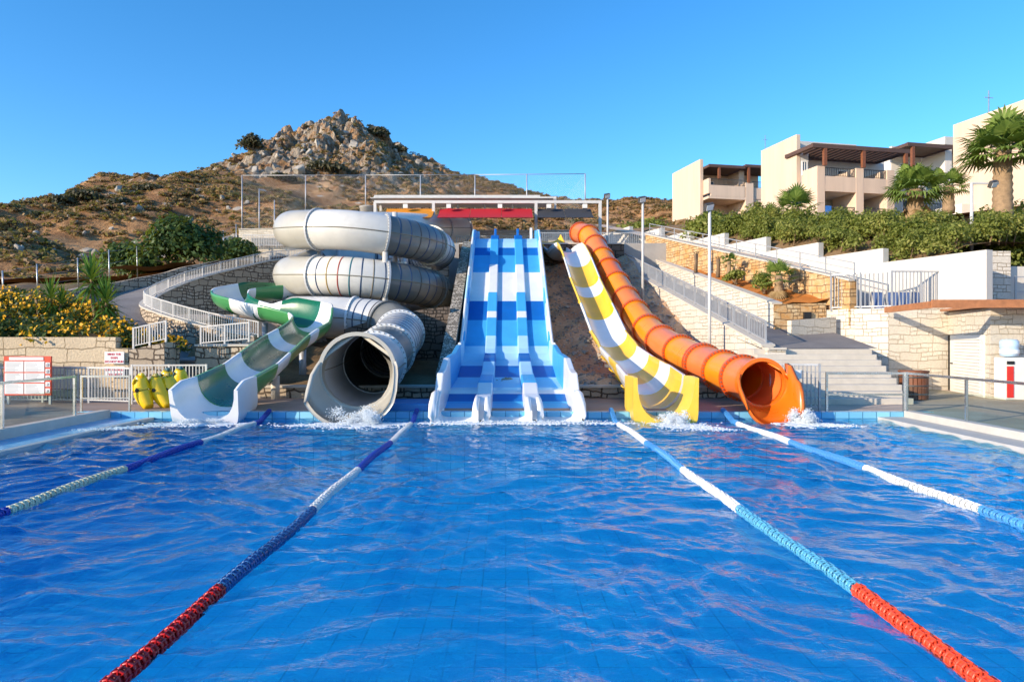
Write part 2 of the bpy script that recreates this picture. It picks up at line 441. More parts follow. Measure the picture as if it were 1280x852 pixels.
tile_mat('tile_left', (.10,.42,.72), (.24,.55,.80), (.07,.28,.45), .5, .5, .01)
tile_mat('tile_floor', (.004,.45,.84), (.014,.60,.95), (.003,.18,.40), .33, .33, .012, .5)
pf = MB(); pf.box(PX0-.02, PX1+.02, PY0, PY1+.02, -1.62, -1.5); pf.build('pool_floor', M('tile_floor'), kind='structure', keep=True)
pw = MB(); pw.box(-10.6, 10.6, PY1, PY1+.28, -1.7, .165)
pw.build('pool_wall', [M('tile_edge')], kind='structure', keep=True)
pw = MB()
pw.box(PX0-.3, PX0, PY0, PY1-.003, -1.7, -.02); pw.box(PX1, PX1+.3, PY0, PY1-.003, -1.7, -.02); pw.box(PX0-.3, PX1+.3, PY0-.3, PY0-.003, -1.7, .1)
pw.build('pool_side_wall', M('tile_floor'), kind='structure', keep=True)
gl = MB(); gl.box(-9.77, PX0+.0, PY0, PY1-.004, -.4, .022); gl.build('pool_gutter', M('tile_left'), kind='structure', keep=True)
gl = MB(); gl.box(PX0-.1, PX0+.05, PY0, PY1-.006, -.3, .034); gl.build('pool_rim', M('pool_edge'), kind='structure', keep=True)
gl = MB(); gl.box(-10.02, -9.77, PY0, PY1-.004, -.4, .22); gl.build('pool_kerb', M('coping'), kind='structure', keep=True, bevel=.02)
gl = MB(); gl.box(PX1-.04, 9.85, PY0, PY1-.004, -.4, .045); gl.build('pool_gutter', M('pool_edge'), kind='structure', keep=True)
gl = MB(); gl.box(9.85, 10.14, PY0, PY1-.004, -.4, .20); gl.build('pool_kerb', M('pool_edge'), kind='structure', keep=True, bevel=.02)
dk = MB(); dk.box(-60, -10.02, -8, 22.5, -.5, .155); dk.box(-10.02, 7.4, PY1+.28, 24, -.5, .157); dk.build('deck', M('deck_stone'), kind='structure', keep=True)
dk = MB(); dk.box(10.14, 70, -8, 26, -.5, .155); dk.box(7.4, 10.14, PY1+.28, 26, -.5, .154); dk.build('deck', M('deck_tan'), kind='structure', keep=True)
pl = MB(); pl.box(-3.0, -1.95, 17.18, 18.6, .157, .34); pl.box(-3.35, -2.75, 17.19, 17.6, .157, .30)
pl.build('pool_step', M('pool_paint'), kind='structure', keep=True, bevel=.02)

# water: a real rippled sheet
def waves(X, Y):
    rs = np.random.RandomState(5); Z = np.zeros_like(X)
    wx = X + .35*np.sin(.9*Y+.7*X) + .18*np.sin(2.3*X-1.7*Y); wy = Y + .35*np.sin(.8*X-.5*Y+1) + .18*np.sin(2.1*Y+1.9*X+2)
    for k in range(72):
        lam = .13*(7**rs.rand()**1.05); a = rs.uniform(-1.25, 1.25) + math.pi/2; ph = rs.rand()*6.28
        amp = .0062*lam**.92
        kx, ky = math.cos(a)*2*math.pi/lam, math.sin(a)*2*math.pi/lam
        s = np.sin(kx*wx + ky*wy + ph); Z += amp*(1.25*np.abs(s)**1.0*np.sign(s)*.6 + .5*(1-2*np.abs(np.sin((kx*wx+ky*wy+ph)/2))))
    for (cx, cy) in ((-7.2, 16), (-3.7, 16), (0, 16.2), (3.85, 16), (6.5, 16)):
        r = np.hypot(X-cx, (Y-cy)*.8); Z += .03*np.exp(-r/1.3)*np.sin(r*9) 
    return Z
def water_sheet():
    ys = np.concatenate([np.arange(PY0, 2, .2), np.arange(2, 9, .035), np.arange(9, PY1, .05), [PY1]])
    xs = np.arange(PX0, PX1+.001, .042)
    X, Y = np.meshgrid(xs, ys); Z = waves(X, Y)
    V = np.stack([X.ravel(), Y.ravel(), Z.ravel()], 1); nx = len(xs)
    i, j = np.meshgrid(np.arange(nx-1), np.arange(len(ys)-1)); a = (j*nx+i).ravel()
    return V, np.stack([a, a+1, a+1+nx, a+nx], 1)
m, t, o = nt('pool_water'); n = N(t)
pos = n('NewGeometry').outputs['Position']
b1 = n('TexNoise', {'Vector': n('Mapping', {'Vector': pos, 'Scale': (1, 1.7, 1)}).outputs[0], 'Scale': 6.0, 'Detail': 2.5, 'Roughness': .5, 'Distortion': 1.0}).outputs[0]
bp = n('Bump', {'Height': b1, 'Strength': .22, 'Distance': .05}).outputs[0]
br = n('Bump', {'Height': b1, 'Strength': 1.0, 'Distance': .13}).outputs[0]
fr = n.math('MULTIPLY', n('Fresnel', {'IOR': 1.33, 'Normal': bp}).outputs[0], n.math('SUBTRACT', 1.0, n('NewGeometry').outputs['Backfacing']))
rf = n('BsdfRefraction', {'Color': (.50,.84,1.0), 'IOR': 1.33, 'Roughness': .0, 'Normal': br})
tp = n('BsdfTransparent', {'Color': (.62,.90,1.0)})
body = n('MixShader', {0: .36, 1: rf.outputs[0], 2: tp.outputs[0]})
gs = n('BsdfGlossy', {'Color': (.96,.96,.96), 'Roughness': .008, 'Normal': bp})
mx = n('MixShader', {0: fr, 1: body.outputs[0], 2: gs.outputs[0]})
n.link(mx.outputs[0], o.inputs[0]); MATS['pool_water'] = m
V, Q = water_sheet()
arr_mesh('water', V, Q, m, smooth=True, off=(0,0,0), kind='structure')
# ------------------------------------------------------------------ slides
PROF = [(16.2, -.06), (17.0, .06), (18.5, .22), (19.6, .50), (22.4, .64), (24.6, 1.06), (25.6, 1.16), (26.4, 1.40), (27.2, 1.82), (36.4, 7.08), (37.0, 7.36), (39.5, 7.46)]
def Zp(Y): return interp(Y, PROF)
def solveY(py, zf=Zp):
    a, b = 16.2, 39.4
    for _ in range(50):
        m_ = (a+b)/2
        if VY + (2 - zf(m_))/m_*F > py: a = m_
        else: b = m_
    return (a+b)/2
SL = [M(k) for k in ('gel_white', 'gel_navy', 'gel_blue', 'gel_sky')]
W_, NV, BL, SK = 0, 1, 2, 3
def bands(pys, cols):
    """[(Y_far, colour)...] -> function of Y"""
    ys = [solveY(p) for p in pys]
    def fn(Y):
        for k in range(len(ys)):
            if Y > ys[k]: return cols[k]
        return cols[-1]
    return fn, ys
def prof_strip(name, x0, x1, top, bot, band, brk, parent, taper=0, mats=SL, y0=16.25, y1=39.0, bevel=.02, fill=0):
    st = sorted(set([y0, y1] + [y for y in brk if y0 < y < y1] + [y for y, z in PROF if y0 < y < y1] + list(np.arange(y0, y1, .5))))
    mb = MB(); V = []
    for y in st:
        a, b = bot(y), top(y)
        V += [(x0, y, a), (x1, y, a), (x1-taper, y, b), (x0+taper, y, b)]
    Fs = []; Ms = []
    for i in range(len(st)-1):
        c = band((st[i]+st[i+1])/2)
        for j in range(4):
            Fs.append((i*4+j, (i+1)*4+j, (i+1)*4+(j+1) % 4, i*4+(j+1) % 4)); Ms.append(c)
    e = (len(st)-1)*4
    Fs += [(0,1,2,3), (e+3,e+2,e+1,e)]; Ms += [band(st[0]+.01), band(st[-1]-.01)]
    mb.add(V, Fs, Ms, False)
    return mb.build(name, mats, parent, bevel=bevel)

bs = empty('multi_lane_slide', (.04, 16.4, 0), 'wide blue and white three lane water slide descending straight to the middle of the pool', 'water slide')
lane_py = [309.6, 319, 340.4, 376.2, 400, 432.3, 457, 471.3, 484, 492, 501.4, 512.5]
lane_c = [SK, NV, BL, W_, NV, BL, SK, NV, SK, W_, NV, BL, W_]
lb, lys = bands(lane_py, lane_c)
for (a, b) in ((-1.66, -.70), (-.46, .58), (.80, 1.74)):
    prof_strip('lane', a-.08, b+.08, Zp, lambda y: Zp(y)-.16, lb, lys, bs, bevel=0)
    # soft fillets either side of the lane
div_py = [303, 335, 370, 394, 402, 425, 448, 460, 478, 490]
div_c = [NV, BL, W_, BL, W_, BL, SK, NV, SK, BL, W_]
db, dys = bands(div_py, div_c)
dtop = lambda y: Zp(y) + interp(y, [(16.3, .10), (16.7, .34), (17.5, .40), (18.4, .28), (24, .24), (27, .18), (37.5, .18), (38.2, .30), (39, .42)])
for cx in (-.58, .69):
    d = prof_strip('divider', cx-.23, cx+.23, dtop, lambda y: Zp(y)-.18, db, dys, bs, taper=.025, bevel=.03)
    e = MB()
    for s in (-1, 1):
        e.tube([(cx+s*.15, 16.22, -.12), (cx+s*.15, 16.26, .12), (cx+s*.14, 16.45, .36), (cx+s*.13, 17.0, .47), (cx+s*.13, 17.55, .46)], [.08, .08, .075, .07, .05], 10)
    e.build('divider_end', M('gel_white'), d)
    p = MB(); p.tube([(cx, 16.236, -.02), (cx, 16.30, -.02)], .07, 12, 0); p.build('drain_hole', M('black'), d)
side_py = [311, 335, 350, 372, 392, 408, 428, 440, 455, 470, 486]
sb, sys_ = bands(side_py, [BL, SK, W_, SK, BL, SK, W_, BL, SK, BL, BL, W_])
wtop = lambda y: Zp(y) + interp(y, [(16.3, .25), (16.6, .50), (17.3, .60), (17.42, .62), (17.5, .95), (22, .88), (25.4, .62), (26.2, .46), (37.4, .46), (38.5, .62)])
for s in (-1, 1):
    x = .04 + s*1.74
    o_ = prof_strip('side_wall', x-.11, x+.11, wtop, lambda y: Zp(y)-.18, sb, sys_, bs, taper=.02, bevel=.03)
    e = MB()
    e.tube([(x+s*.03, 16.2, -.15), (x+s*.04, 16.22, .12), (x+s*.05, 16.4, .40), (x+s*.05, 16.9, .58), (x+s*.04, 17.42, .62)], [.10, .10, .10, .10, .08], 12)
    e.build('wall_end', M('gel_white'), o_)
    r = MB()
    ys = np.arange(25.4, 38.9, .35)
    r.tube([(x+s*.02, y, wtop(y)+.01) for y in ys], .06, 8, [ [0,0,3][int(y/2.1) % 3] for y in ys])
    r.build('hand_rim', SL, o_)
lip = MB()
for (a, b) in ((-1.66, -.70), (-.46, .58), (.80, 1.74)):
    P = [(a-.05, 16.2, .26), (a+.02, 16.2, .12), (a+.12, 16.2, .0), (a+.28, 16.2, -.05), (b-.28, 16.2, -.05), (b-.12, 16.2, .0), (b-.02, 16.2, .12), (b+.05, 16.2, .26)]
    Q = [(x_, 17.5, max(Zp(17.5)+.012, z_+.16) if k in (0,1,6,7) else Zp(17.5)+.01) for k, (x_, _, z_) in enumerate(P)]
    mid = [((p[0]+q[0])/2, 16.8, (p[2]*.62+q[2]*.38)+.005) for p, q in zip(P, Q)]
    V = P + mid + Q + [(p[0], 16.19, -.3) for p in P]
    lip.add(V, [(r*8+k, r*8+k+1, (r+1)*8+k+1, (r+1)*8+k) for r in (0, 1) for k in range(7)] + [(24+k, 25+k, k+1, k) for k in range(7)], 0, True)
lip.build('exit_lip', M('gel_white'), bs)
st = MB()
for y in np.arange(27.5, 37.4, 2.4):
    for x in (-1.4, 0, 1.5):
        st.cyl((x, y, max(.3, (y-26.5)*.47)), (x, y, Zp(y)-.16), .07, n=8)
    st.bar((-1.7, y, Zp(y)-.24), (1.75, y, Zp(y)-.24), .1, .12)
st.build('support_frame', M('galv'), bs)

def usec(hw, dep, p=2.2, n=14, th=.05, rim=.08, ohw=None, obot=None, rimdrop=.08, hr=0.0, po=None):
    inn = []
    for k in range(n+1):
        a = math.pi + math.pi*k/n; c, s_ = math.cos(a), math.sin(a)
        z = dep*(1-abs(s_)**(2/p))
        if hr > 0 and k > n/2: z *= 1 + hr
        if hr < 0 and k < n/2: z *= 1 - hr
        inn.append((hw*math.copysign(abs(c)**(2/p), c), z))
    oh = ohw or hw+th; ob = -th if obot is None else obot
    dl, dr_ = dep*(1+max(0, -hr)), dep*(1+max(0, hr))
    out = [(-hw-rim, dl), (-hw-rim, dl-rimdrop)]
    for k in range(2, n-1):
        a = math.pi + math.pi*(k-1.2)/(n-2.4); c, s_ = math.cos(a), math.sin(a)
        out.append((oh*math.copysign(abs(c)**(2/(po or p)), c), ob + (dep-rimdrop-ob)*(1-abs(s_)**(2/(po or p)))))
    out += [(hw+rim, dr_-rimdrop), (hw+rim, dr_)]
    return inn + out[::-1]
NS = 14
def isrim(j): return j >= NS and (j <= NS+2 or j >= 2*NS-1)

# --- yellow chute
yc = empty('open_chute_slide', (3.82, 16.5, 0), 'open yellow and white chute slide curving down right of the blue lanes', 'water slide')
ZY = lambda y: interp(y, [(16.3, .02), (17.5, .10), (19.5, .42), (22, .72), (24.5, 1.15), (26.4, 1.75), (34, 5.7), (35.2, 6.28), (35.9, 6.5), (36.5, 6.45), (37.3, 6.25), (38.2, 6.6), (39.3, 7.5)])
cpx = [(39.3, 2.45), (37.5, 2.85), (36, 3.35), (34, 3.5), (31, 3.62), (28, 3.85), (25, 4.05), (22, 4.05), (19, 3.92), (17.6, 3.86)]
yy = np.arange(39.3, 17.55, -.25)
P = [(interp(-y, [(-a, b) for a, b in cpx]), y, ZY(y)) for y in yy]
ybs = [solveY(p, ZY) for p in (308, 317.5, 335, 359, 371, 401.5, 433, 452, 467, 480, 494)]
ycs = [1, 1, 0, 1, 0, 1, 0, 1, 0, 1, 0, 1]
def yb(Y):
    for b, c in zip(ybs, ycs):
        if Y > b: return c
    return 1
YM = [M('gel_white'), M('gel_yellow'), M('gel_lemon'), M('gel_lightgrey')]
def ymi(i, j):
    y = (yy[i] + yy[min(i+1, len(yy)-1)])/2
    if isrim(j): return (2 if int((y+1)/2.3) % 2 else 0)
    if j < NS: return yb(y)
    return 1 if int(y/1.5) % 2 else 3
mb = MB(); mb.sweep([Vector(p) for p in P], [usec(interp(y, [(17.5, .70), (20, .68), (26, .62)]), interp(y, [(17.5, .93), (20, .78), (24, .58), (27, .52)]), 2.2) for y in yy], ymi)
mb.build('chute', YM, yc)
mb = MB(); ye = [17.56, 17.2, 16.8, 16.42, 16.3]
mb.sweep([Vector((3.86-.01*k, y, ZY(y)-.0)) for k, y in enumerate(ye)],
         [usec(h, d, p_, rim=.10, ohw=h+.10, obot=-.16, th=.1, rimdrop=.03, po=9) for h, d, p_ in ((.70, .93, 2.2), (.69, .98, 2.2), (.68, 1.02, 2.3), (.67, 1.04, 2.4), (.67, 1.03, 2.5))], lambda i, j: 0)
mb.build('exit_trough', M('gel_lemon'), yc, bevel=.015)
for y in (17.6, 19.3, 20.9, 22.6, 24.6, 27, 29.5, 32, 34.4):
    k = int(np.argmin(abs(yy-y))); p = Vector(P[k]); X, T, Z = frames([Vector(q) for q in P])[k]
    fl = MB(); s2 = usec(interp(y, [(17.5, .70), (20, .68), (26, .62)]), .52 if y > 22 else .72, 2.2)
    pts = [p + X*a + Z*(b-.02) for a, b in s2[NS+4:2*NS-2]]
    fl.tube(pts, .035, 6)
    for q in pts[::2]: fl.cyl(q - T*.05 , q + T*.05, .018, n=6)
    fl.build('flange', M('gel_yellow'), yc)
for y in (20.5, 24.4, 28.5, 32, 35.4):
    k = int(np.argmin(abs(yy-y))); p = P[k]
    s_ = MB(); s_.cyl((p[0], y, .1), (p[0], y, p[2]-.1), .07, n=10); s_.bar((p[0]-.5, y, p[2]-.12), (p[0]+.5, y, p[2]-.12), .08, .1)
    s_.build('support_post', M('galv'), yc)

# --- tube helper
def ring_band(mb, P, i, r, w, mi, n=36, th=.0):
    fr = frames(P); X, T, Z = fr[i]; c = Vector(P[i])
    mb.tube([c - T*w/2, c - T*w/2 + T*.001, c + T*w/2 - T*.001, c + T*w/2], [r-.02, r, r, r-.02], n, mi, caps=False)
def flange(P, i, r, parent, mat, bolts=True, w=.09, dr=.08):
    fr = frames(P); X, T, Z = fr[i]; c = Vector(P[i]); mb = MB()
    mb.tube([c - T*w/2, c - T*w/2, c + T*w/2, c + T*w/2], [r-.01, r+dr, r+dr, r-.01], 40, 0, caps=False, sm=False)
    if bolts:
        for k in range(36):
            a = 2*math.pi*k/36; q = c + (X*math.cos(a) + Z*math.sin(a))*(r+dr*.62)
            mb.cyl(q - T*(w/2+.025), q + T*(w/2+.025), .02, n=6, mi=1)
    return mb.build('flange', [mat, M('bolt')], parent)
def tube_slide(root, P, r, segs, seam=True, n=36):
    """segs: list of (i0, i1, material name, stripes, flange material)"""
    Pv = [Vector(p) for p in P]; fr = frames(Pv)
    for (i0, i1, mat, stripe, fm) in segs:
        mb = MB(); V = []
        for i in range(i0, i1+1):
            X, T, Z = fr[i]
            for k in range(n):
                a = 2*math.pi*k/n; V.append(Pv[i] + (X*math.cos(a) + Z*math.sin(a))*r)
        Fs = [(i*n+k, i*n+(k+1) % n, (i+1)*n+(k+1) % n, (i+1)*n+k) for i in range(i1-i0) for k in range(n)]
        mb.add(V, Fs, 0, True)
        mats = [M(mat)]
        if stripe:
            mats += [M(x) for x in stripe]; L = 0; q = 0
            for i in range(i0+1, i1):
                L += (Pv[i]-Pv[i-1]).length
                if L > .34: L = 0; ring_band(mb, Pv, i, r+.006, .06, 1 + q % len(stripe), n); q += 1
        if seam:
            sm_ = len(mats); mats.append(M('seam'))
            for a in (0, math.pi):
                mb.tube([Pv[i] + (fr[i][0]*math.cos(a))*(r+.012) for i in range(i0, i1+1)], .022, 6, sm_)
        mb.build('tube_section', mats, root)
        if fm: flange(Pv, i0, r, root, M(fm), True)

# --- grey and white helix
hx = empty('spiral_tube_slide', (-7.05, 34.5, 1), 'big cream and grey enclosed tube slide coiling twice left of the blue lanes', 'water slide')
CX, CY = -7.05, 34.5
CP = [(-3.0,46.2,9.35),(-4.2,44.6,9.1),(-5.9,41.6,8.7),(-7.9,38.9,8.25),(-9.75,36.9,7.8),(-10.65,34.5,7.45),(-9.6,31.95,7.05),(-7.05,30.9,6.85),(-4.5,31.95,6.6),(-3.45,34.5,6.45),(-4.5,37.05,6.35),(-7.05,38.1,6.25),(-9.6,37.05,6.05),(-10.65,34.5,5.25),(-9.6,31.95,4.9),(-7.05,30.9,4.75),(-4.5,31.95,4.5),(-3.45,34.5,4.25),(-4.5,37.05,4.0),(-7.05,38.1,3.75),(-9.6,37.0,3.45),(-10.5,34.3,3.2),(-9.4,31.2,3.0),(-7.6,29.55,2.88),(-6.2,29.15,2.78),(-4.95,28.6,2.6),(-4.25,27.3,2.3),(-4.08,25.8,1.95),(-4.08,23.8,1.58),(-4.0,21.4,1.3),(-3.85,19.2,1.2),(-3.72,17.3,1.16)]
P = catmull(CP, .14); Pn = np.array(P); nP = len(P)
th = np.degrees(np.unwrap(np.arctan2(Pn[:,1]-CY, Pn[:,0]-CX)))
def idx_near(pt): return int(np.argmin(np.linalg.norm(Pn - np.array(pt), axis=1)))
def idx_ang(a, lo=0):
    for i in range(lo, nP-1):
        if th[i] <= a < th[i+1]: return i
    return nP-1
A0 = idx_ang(150); A1 = idx_ang(270-24); A2 = idx_ang(270+27); A3 = idx_ang(270+70)
B0 = idx_ang(150+360, A3); B1 = idx_ang(630-24, A3); B2 = idx_ang(630+27, A3); B3 = idx_ang(630+72, A3)
dk = ('stripe_navy', 'stripe_navy', 'dark_metal')
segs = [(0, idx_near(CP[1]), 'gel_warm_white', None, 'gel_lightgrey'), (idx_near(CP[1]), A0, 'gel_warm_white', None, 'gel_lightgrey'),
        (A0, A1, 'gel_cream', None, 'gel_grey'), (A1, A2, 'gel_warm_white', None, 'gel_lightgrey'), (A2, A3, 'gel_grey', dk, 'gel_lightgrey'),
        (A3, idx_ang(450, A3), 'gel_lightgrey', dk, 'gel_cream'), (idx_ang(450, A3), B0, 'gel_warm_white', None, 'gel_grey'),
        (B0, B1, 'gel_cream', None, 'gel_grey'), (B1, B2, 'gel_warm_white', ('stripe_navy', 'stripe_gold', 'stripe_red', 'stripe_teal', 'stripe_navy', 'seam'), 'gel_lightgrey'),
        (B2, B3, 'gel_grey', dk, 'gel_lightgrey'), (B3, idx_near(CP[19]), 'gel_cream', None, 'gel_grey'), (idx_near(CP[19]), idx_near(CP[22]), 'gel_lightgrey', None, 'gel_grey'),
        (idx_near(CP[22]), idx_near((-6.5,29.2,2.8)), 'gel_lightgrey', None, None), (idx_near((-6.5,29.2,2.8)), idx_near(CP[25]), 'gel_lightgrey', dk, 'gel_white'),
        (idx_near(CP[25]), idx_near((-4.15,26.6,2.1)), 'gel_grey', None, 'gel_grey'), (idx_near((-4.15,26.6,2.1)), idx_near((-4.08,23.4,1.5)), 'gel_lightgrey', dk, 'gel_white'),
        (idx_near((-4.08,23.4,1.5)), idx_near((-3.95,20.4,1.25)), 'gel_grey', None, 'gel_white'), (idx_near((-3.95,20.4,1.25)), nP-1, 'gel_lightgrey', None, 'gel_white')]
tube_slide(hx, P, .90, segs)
def trough_exit(name, stations, mat, parent, th=.07, bevel=.015, n=24):
    """stations: (x, y, zc, r, half angle from the bottom, flat) open U whose arms shrink towards the lip"""
    V = []; mb = MB()
    for (x, y, zc, r, ha, wx, s_) in stations:
        for rr in (r, r+th):
            for k in range(n+1):
                a = -ha + 2*ha*k/n
                px = math.sin(a)*rr*wx; pz = -math.cos(a)*rr
                V.append((x+px, y, zc+pz*s_))
    m_ = 2*(n+1); Fs = []
    for i in range(len(stations)-1):
        for k in range(n):
            Fs.append((i*m_+k, i*m_+k+1, (i+1)*m_+k+1, (i+1)*m_+k))
            Fs.append((i*m_+n+1+k, (i+1)*m_+n+1+k, (i+1)*m_+n+2+k, i*m_+n+2+k))
        for k in (0, n):
            Fs.append((i*m_+k, (i+1)*m_+k, (i+1)*m_+n+1+k, i*m_+n+1+k))
    for i in (0, len(stations)-1):
        for k in range(n): Fs.append((i*m_+k, i*m_+n+1+k, i*m_+n+2+k, i*m_+k+1))
    mb.add(V, Fs, 0, True)
    return mb.build(name, mat, parent)
g_ex = [(-3.72, 17.32, 1.16, .88, R(178), 1, 1), (-3.72, 17.22, 1.16, .89, R(176), 1, 1), (-3.72, 17.20, 1.15, .90, R(112), 1, 1), (-3.72, 17.0, 1.12, .93, R(100), 1.02, 1), (-3.72, 16.75, 1.06, .95, R(92), 1.04, 1), (-3.72, 16.45, .98, .97, R(76), 1.07, 1), (-3.72, 16.2, .90, .98, R(66), 1.10, 1.0)]
trough_exit('exit_trough', g_ex, M('gel_cream'), hx, th=.09)
hp = MB(); hp.tube([(-3.72, 17.34, 1.16), (-3.72, 17.12, 1.16)], [1.0, 1.0], 40, caps=False); 
mb = MB(); mb.tube([(-3.72, 17.30, 1.16), (-3.72, 17.30, 1.16), (-3.72, 17.10, 1.16), (-3.72, 17.10, 1.16)], [.89, .99, .99, .89], 44, 0, caps=False, sm=False); mb.build('mouth_ring', M('gel_cream'), hx)
for (x, y, zt, zb) in ((-5.3, 32.7, 8.0, 1), (-8.9, 32.7, 8.0, 1), (-5.3, 36.3, 8, 1), (-8.9, 36.3, 8, 1), (-5.45, 30.9, 5.9, 2.9), (-4.08, 24.6, .75, .1), (-4.9, 28.7, 1.75, .2), (-6.6, 29.9, 2.0, .2)):
    s_ = MB(); s_.cyl((x, y, zb), (x, y, zt), .13 if zt > 3 else .09, n=12)
    s_.build('support_post', M('rail_white'), hx)
ar = MB()
for z0 in (3.9, 5.75):
    for a in range(0, 360, 45):
        ar.bar((CX, CY, z0-.2), (CX+3.3*math.cos(R(a)), CY+3.3*math.sin(R(a)), z0-.25), .1, .16)
ar.build('support_arms', M('galv'), hx)

# --- green and white open slide
gs_ = empty('curving_open_slide', (-7.2, 16.4, 0), 'green and white open slide with a hairpin bend left of the coiled tube', 'water slide')
GP = [(-3.6,41.6,7.5),(-6.5,41.3,7.0),(-9.6,40.6,6.5),(-10.6,38.8,5.7),(-9.7,36.6,4.8),(-9.0,34.6,4.25),(-9.8,32.9,3.95),(-11.3,31.8,3.75),(-12.15,30.6,3.5),(-11.7,29.2,3.2),(-10.4,28.3,2.85),(-8.9,27.7,2.55),(-7.75,26.9,2.3),(-7.3,25.5,2.02),(-7.42,23,1.42),(-7.3,21,1.0),(-7.2,19,.55),(-7.15,17.6,.22)]
P = catmull(GP, .22); L = np.concatenate([[0], np.cumsum(np.linalg.norm(np.diff(np.array(P), axis=0), axis=1))]); LT = L[-1]
GM = [M('gel_white'), M('gel_green'), M('gel_lime'), M('gel_cream')]
gbk = [2.1, 3.5, 6.2, 7.1, 9.2, 10.2, 12.3, 13.6, 15.4, 16.8, 18.4, 20, 22, 24, 26, 28, 30, 32, 34, 36]
def gcol(i):
    d = LT - L[i] + .1; k = sum(1 for b in gbk if d > b)
    return 1 if k % 2 == 0 else 0
def gmi(i, j):
    if isrim(j): return (2 if gcol(i) == 1 else 0)
    if j < NS: return gcol(i)
    return 2 if gcol(i) == 1 else 0
mb = MB(); mb.sweep([Vector(p) for p in P], [usec(.70, interp(LT-L[i], [(0, .82), (2, .62), (30, .58)]), 2.2, hr=interp(LT-L[i], [(8.2, 0), (9.3, -.8), (11.4, -.8), (12.6, 0), (15, .1), (17, .55), (20, 0)])) for i in range(len(P))], gmi)
mb.build('chute', GM, gs_)
mb = MB(); ye = [17.62, 17.1, 16.8, 16.5, 16.25]
mb.sweep([Vector((-7.15, y, z)) for y, z in zip(ye, (.22, .10, .05, .01, -.03))],
         [usec(h, d, 2.4, rim=.09, ohw=h+.08, obot=-.16, th=.08, rimdrop=.03, po=6) for h, d in ((.70, .82), (.70, .90), (.71, .92), (.72, .86), (.73, .80))], lambda i, j: 0)
mb.build('exit_trough', M('gel_white'), gs_)
fr_ = frames([Vector(p) for p in P])
for b in gbk[:11]:
    i = int(np.argmin(abs(LT-L-b))); p = Vector(P[i]); X, T, Z = fr_[i]
    pts = [p + X*a + Z*(b_-.02) for a, b_ in usec(.66, .60, 2.2)[NS+4:2*NS-2]]
    fl = MB(); fl.tube(pts, .035, 6); fl.build('flange', M('gel_green'), gs_)
for (x, y, zt, mt) in ((-7.4, 24.9, 1.8, 'rail_grey'), (-6.95, 20.6, .85, 'coping'), (-9.9, 28.1, 2.6, 'rail_grey'), (-12.0, 30.4, 3.4, 'rail_grey')):
    s_ = MB(); s_.cyl((x, y, .1), (x, y, zt), .13, n=12); s_.build('support_post', M(mt), gs_)

# --- orange tube
ot = empty('straight_tube_slide', (6.4, 16.6, 0), 'long orange enclosed tube slide running down the far right side', 'water slide')
OP = [(4.3,39.4,8.05),(4.62,37.6,7.55),(4.95,34.8,6.0),(5.2,32.2,4.62),(5.48,29.4,3.2),(5.75,26.8,2.15),(6.02,24,1.55),(6.2,21.4,1.2),(6.33,19.2,.98),(6.42,17.25,.86)]
P = catmull(OP, .16); L = np.concatenate([[0], np.cumsum(np.linalg.norm(np.diff(np.array(P), axis=0), axis=1))]); LT = L[-1]
cuts = [0, 1.7, 3.3, 4.9, 6.5, 8.2, 9.9, 11.6, 13.4, 15.2, 17.2, 19.4, LT-4.2, LT-2.5, LT-1.1, LT]
ids = [int(np.argmin(abs(L-c))) for c in cuts]
cs = ['gel_salmon', 'gel_amber', 'gel_salmon', 'gel_amber', 'gel_orange', 'gel_amber', 'gel_salmon', 'gel_amber', 'gel_amber', 'gel_salmon', 'gel_amber', 'gel_orange', 'gel_salmon', 'gel_amber', 'gel_salmon']
tube_slide(ot, P, .56, [(a, b, c, None, 'gel_red_orange') for a, b, c in zip(ids, ids[1:], cs)], seam=False)
o_ex = [(6.42, 17.27, .86, .55, R(178), 1, 1), (6.42, 17.15, .86, .56, R(175), 1, 1), (6.42, 17.12, .86, .57, R(120), 1, 1), (6.43, 16.95, .84, .60, R(104), 1.02, 1), (6.43, 16.7, .78, .64, R(92), 1.03, 1), (6.43, 16.45, .68, .66, R(80), 1.0, 1), (6.43, 16.25, .58, .68, R(66), 1.0, 1)]
trough_exit('exit_trough', o_ex, M('gel_orange'), ot, th=.07)
mb = MB(); mb.tube([(6.42, 17.22, .86), (6.42, 17.22, .86), (6.42, 17.06, .86), (6.42, 17.06, .86)], [.55, .64, .64, .55], 40, 0, caps=False, sm=False); mb.build('mouth_ring', M('gel_orange'), ot)
# wavy splash wing on the right of the mouth
pts_o = [(17.2, 1.36), (16.95, 1.30), (16.72, 1.08), (16.6, .98), (16.45, .92), (16.3, .70), (16.24, .40), (16.22, -.08)]
V = [(7.03, y, z) for y, z in pts_o] + [(7.13, y, z) for y, z in pts_o] + [(7.0, y, -.1) for y, z in pts_o] + [(7.11, y, -.1) for y, z in pts_o]
k = len(pts_o); Fs = []
for i in range(k-1): Fs += [(i, i+1, k+i+1, k+i), (i, 2*k+i, 2*k+i+1, i+1), (k+i, k+i+1, 3*k+i+1, 3*k+i)]
Fs += [(0, k, 3*k, 2*k), (k-1, 3*k-1, 4*k-1, 2*k-1)]
mb = MB(); mb.add(V, Fs, 0, True); mb.build('splash_wing', M('gel_orange'), ot)
for c in (5.0, 9.0, 13, 16.6, 19.6):
    i = int(np.argmin(abs(L-c))); p = P[i]
    s_ = MB(); s_.cyl((p[0], p[1], max(.1, (p[1]-26)*.46)-.3), (p[0], p[1], p[2]-.5), .09, n=10); s_.bar((p[0]-.5, p[1], p[2]-.62), (p[0]+.5, p[1], p[2]-.62), .12, .14)
    s_.build('support_post', M('galv'), ot)
